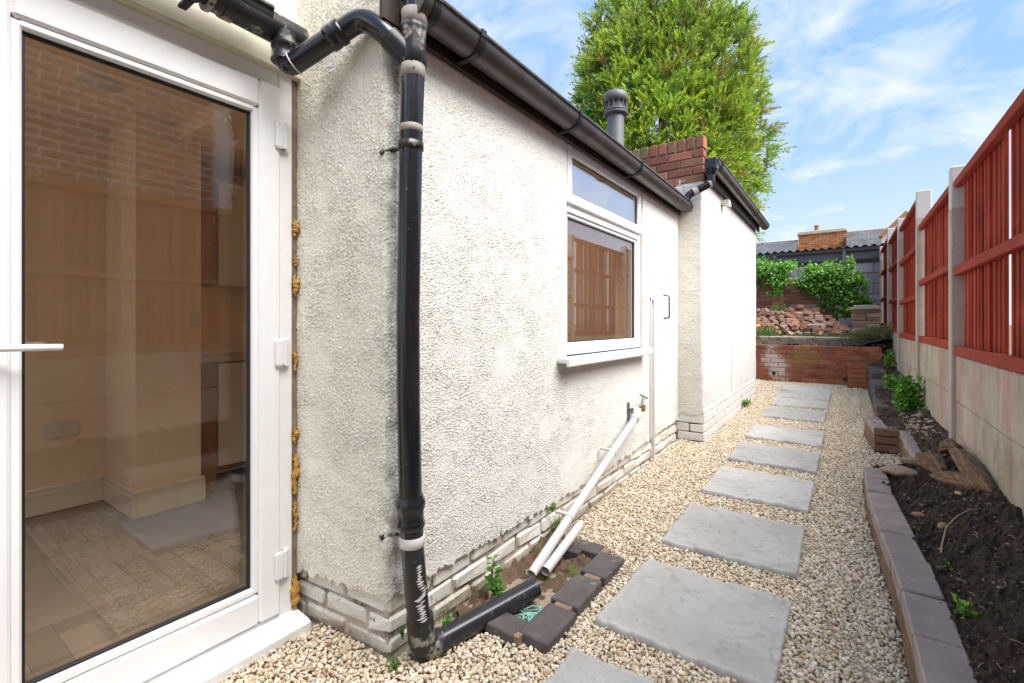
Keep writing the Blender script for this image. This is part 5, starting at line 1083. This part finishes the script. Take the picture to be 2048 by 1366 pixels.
def weed(x, y, z_, h, r, n, label, col=(.13, .30, .035), size=(.015, .03), name='weed', stems=5, aspect=.55, up=.3):
    t_ = empty(name, (x, y, z_)); tag(t_, label, 'weed' if name == 'weed' else 'plant'); mb = MB(); tips = []
    for k_ in range(stems):
        a = random.uniform(0, 6.28); e = Vector((x+r*.7*math.cos(a)*random.random(), y+r*.7*math.sin(a)*random.random(), z_+h*random.uniform(.6, 1))); mb.tube([(x, y, z_), (Vector((x, y, z_))+e)/2+Vector((random.uniform(-.1, .1)*r, 0, .1*h)), e], [.0025 if h < .3 else .005, .002, .001], 6, col=(.1, .2, .04)); tips.append(e)
    mb.build('stem', M['leaf'], t_)
    P0 = []; 
    for k_ in range(n):
        e = random.choice(tips); f = random.uniform(.25, 1); P0.append(Vector((x, y, z_))*(1-f)+e*f)
    P0 = np.array(P0)+rng.normal(0, 1, (n, 3))*np.array([r, r, h*.5])*.22; d = unit(rng.normal(size=(n, 3))+np.array([0, 0, up]))
    leaves('leaves', P0, d, rng.uniform(size[0], size[1], n), np.array(col)*rng.uniform(.6, 1.5, (n, 1)), 'leaf', t_, aspect); return t_
def nettle(x, y, z_, h, label):
    t_ = empty('weed', (x, y, z_)); tag(t_, label, 'weed'); mb = MB(); mb.tube([(x, y, z_), (x-.004, y, z_+h*.5), (x+.004, y, z_+h)], [.003, .0025, .0015], 6, col=(.1, .2, .04)); mb.build('stem', M['leaf'], t_)
    P0 = []; D = []; S = []
    for k_ in range(7):
        f = .15+.85*k_/6; a0 = k_*1.57
        for q in range(4 if k_ < 3 else 3):
            a = a0+q*6.28/3+random.uniform(-.3, .3); P0.append((x, y, z_+h*f)); D.append((math.cos(a), math.sin(a), random.uniform(-.25, .5))); S.append(random.uniform(.035, .055)*(1-.35*abs(f-.6)))
    leaves('leaves', np.array(P0), unit(np.array(D)), np.array(S), np.array((.10, .27, .035))*rng.uniform(.7, 1.4, (len(P0), 1)), 'leaf', t_, .5)
nettle(-1.195, 1.56, .03, .155, 'upright nettle like weed growing between the wall and the black ground pipe')
nettle(-1.18, 1.575, .03, .06, 'low leafy weed beside the upright nettle like one')
weed(-1.225, 1.065, 0, .05, .045, 170, 'feathery green weed at the foot of the corner drainpipe', size=(.006, .014), aspect=.3)
weed(-1.20, 1.30, .03, .075, .04, 26, 'small broad leaved weed behind the elbow of the ground pipe', size=(.015, .026))
weed(-1.262, 1.13, .06, .05, .02, 22, 'tiny weed on the plinth behind the drainpipe', size=(.010, .018))
weed(-1.245, 2.18, .05, .09, .06, 240, 'mossy green tuft beside the short white pipe', size=(.007, .016), aspect=.3)
weed(-1.262, 2.16, .17, .05, .035, 80, 'small tuft sprouting from the plinth above the clip of the white pipe', size=(.008, .018), aspect=.4)
weed(-1.02, 6.45, .13, .11, .10, 160, 'green weed at the foot of the projecting white block', size=(.02, .035))
weed(.47, 5.75, .30, .36, .15, 900, 'bushy bright green plant with serrated leaves beside the fence', col=(.11, .29, .03), size=(.035, .06), name='leafy_plant', stems=16, up=.1)
weed(.56, 5.45, .28, .15, .06, 80, 'small green shoot right of the bushy plant by the fence', size=(.02, .04))
weed(.322, 2.11, .195, .06, .05, 34, 'bright green seedling nearest the camera in the dark soil', col=(.20, .40, .04), size=(.018, .03))
weed(.336, 2.48, .20, .03, .03, 9, 'very small seedling beside the foot of the dry twig', col=(.18, .36, .04), size=(.015, .024))
weed(.276, 2.91, .18, .025, .02, 8, 'tiny seedling close to the coping bricks', col=(.2, .34, .05), size=(.010, .016))
weed(.52, 4.30, .33, .03, .02, 9, 'tiny seedling on the soil beyond the driftwood log', col=(.2, .36, .05), size=(.012, .02))
weed(.44, 7.0, .34, .25, .14, 200, 'green bramble shoots by the dark stepped bricks', size=(.03, .055), stems=8)
weed(.50, 8.3, .5, .3, .12, 160, 'green sprigs against the fence beside the red planter', size=(.03, .05), stems=8)
def cover(name, n, xr, yr, zf, h, cols, size, label, kind='stuff'):
    x = rng.uniform(*xr, n); y = rng.uniform(*yr, n); k_ = lowf(x, y, .02) > -.4; x, y = x[k_], y[k_]; n = len(x)
    z_ = zf(x, y); P0 = np.stack([x, y, z_+rng.uniform(0, 1, n)**1.6*h], 1); d = unit(rng.normal(size=(n, 3))+np.array([0, 0, .6]))
    return tag(leaves(name, P0, d, rng.uniform(*size, n), np.array(cols)[rng.integers(0, len(cols), n)]*rng.uniform(.7, 1.3, (n, 1)), 'leaf', None, .4), label, 'ground cover', kind=kind)
gc = [(.10, .22, .03), (.14, .26, .05), (.20, .20, .07)]
cover('weeds', 1900, (-1.75, -.9), (9.85, 10.35), lambda x, y: np.full(len(x), .93), .15, gc, (.03, .07), 'low green weeds in front of the rubble pile beside the white house')
cover('weeds', 700, (-1.8, -1.25), (9.2, 9.8), lambda x, y: np.full(len(x), .84), .14, gc, (.03, .07), 'green weeds spilling over the left end of the red wall')
cover('weeds', 500, (-.8, .2), (9.8, 10.3), lambda x, y: np.full(len(x), .92), .07, gc, (.02, .05), 'sparse weeds along the pale kerb')
cover('brambles', 2400, (.05, .6), (9.15, 10.2), lambda x, y: .86+.25*(x-.05), .16, gc+[(.30, .18, .10), (.24, .16, .10), (.18, .30, .06)], (.02, .06), 'tangle of brown and green brambles at the fence end of the terrace')
P0 = np.stack([rng.uniform(-1.3, -.55, 500), rng.uniform(11.1, 11.3, 500), np.zeros(500)], 1); P0[:, 2] = np.interp(P0[:, 0], [-1.3, -.9, -.7, -.55], [2.10, 2.02, 1.86, 1.80])+rng.uniform(-.04, .03, 500)
tag(leaves('dry_grass', P0, unit(rng.normal(0, .5, (500, 3))+np.array([0, -.5, .2])), rng.uniform(.06, .16, 500), np.array((.34, .28, .10))*rng.uniform(.6, 1.3, (500, 1)), 'leaf', None, .16), 'dry yellowish grass on the broken top of the old brick wall', 'grass', kind='stuff')
cover('weeds', 220, (-1.18, -.9), (10.55, 10.6), lambda x, y: np.full(len(x), 1.42), .12, gc, (.03, .06), 'weeds hanging over the rubble pile')
# dead leaves and debris on the terrace front
cover('leaf_litter', 1500, (-1.5, .5), (9.08, 9.7), lambda x, y: np.interp(y, [9.1, 9.5, 9.7], [.80, .84, .89]), .015, [(.15, .10, .07), (.28, .2, .15), (.06, .045, .03), (.36, .28, .22)], (.02, .05), 'dead leaves and debris on top of the red retaining wall')
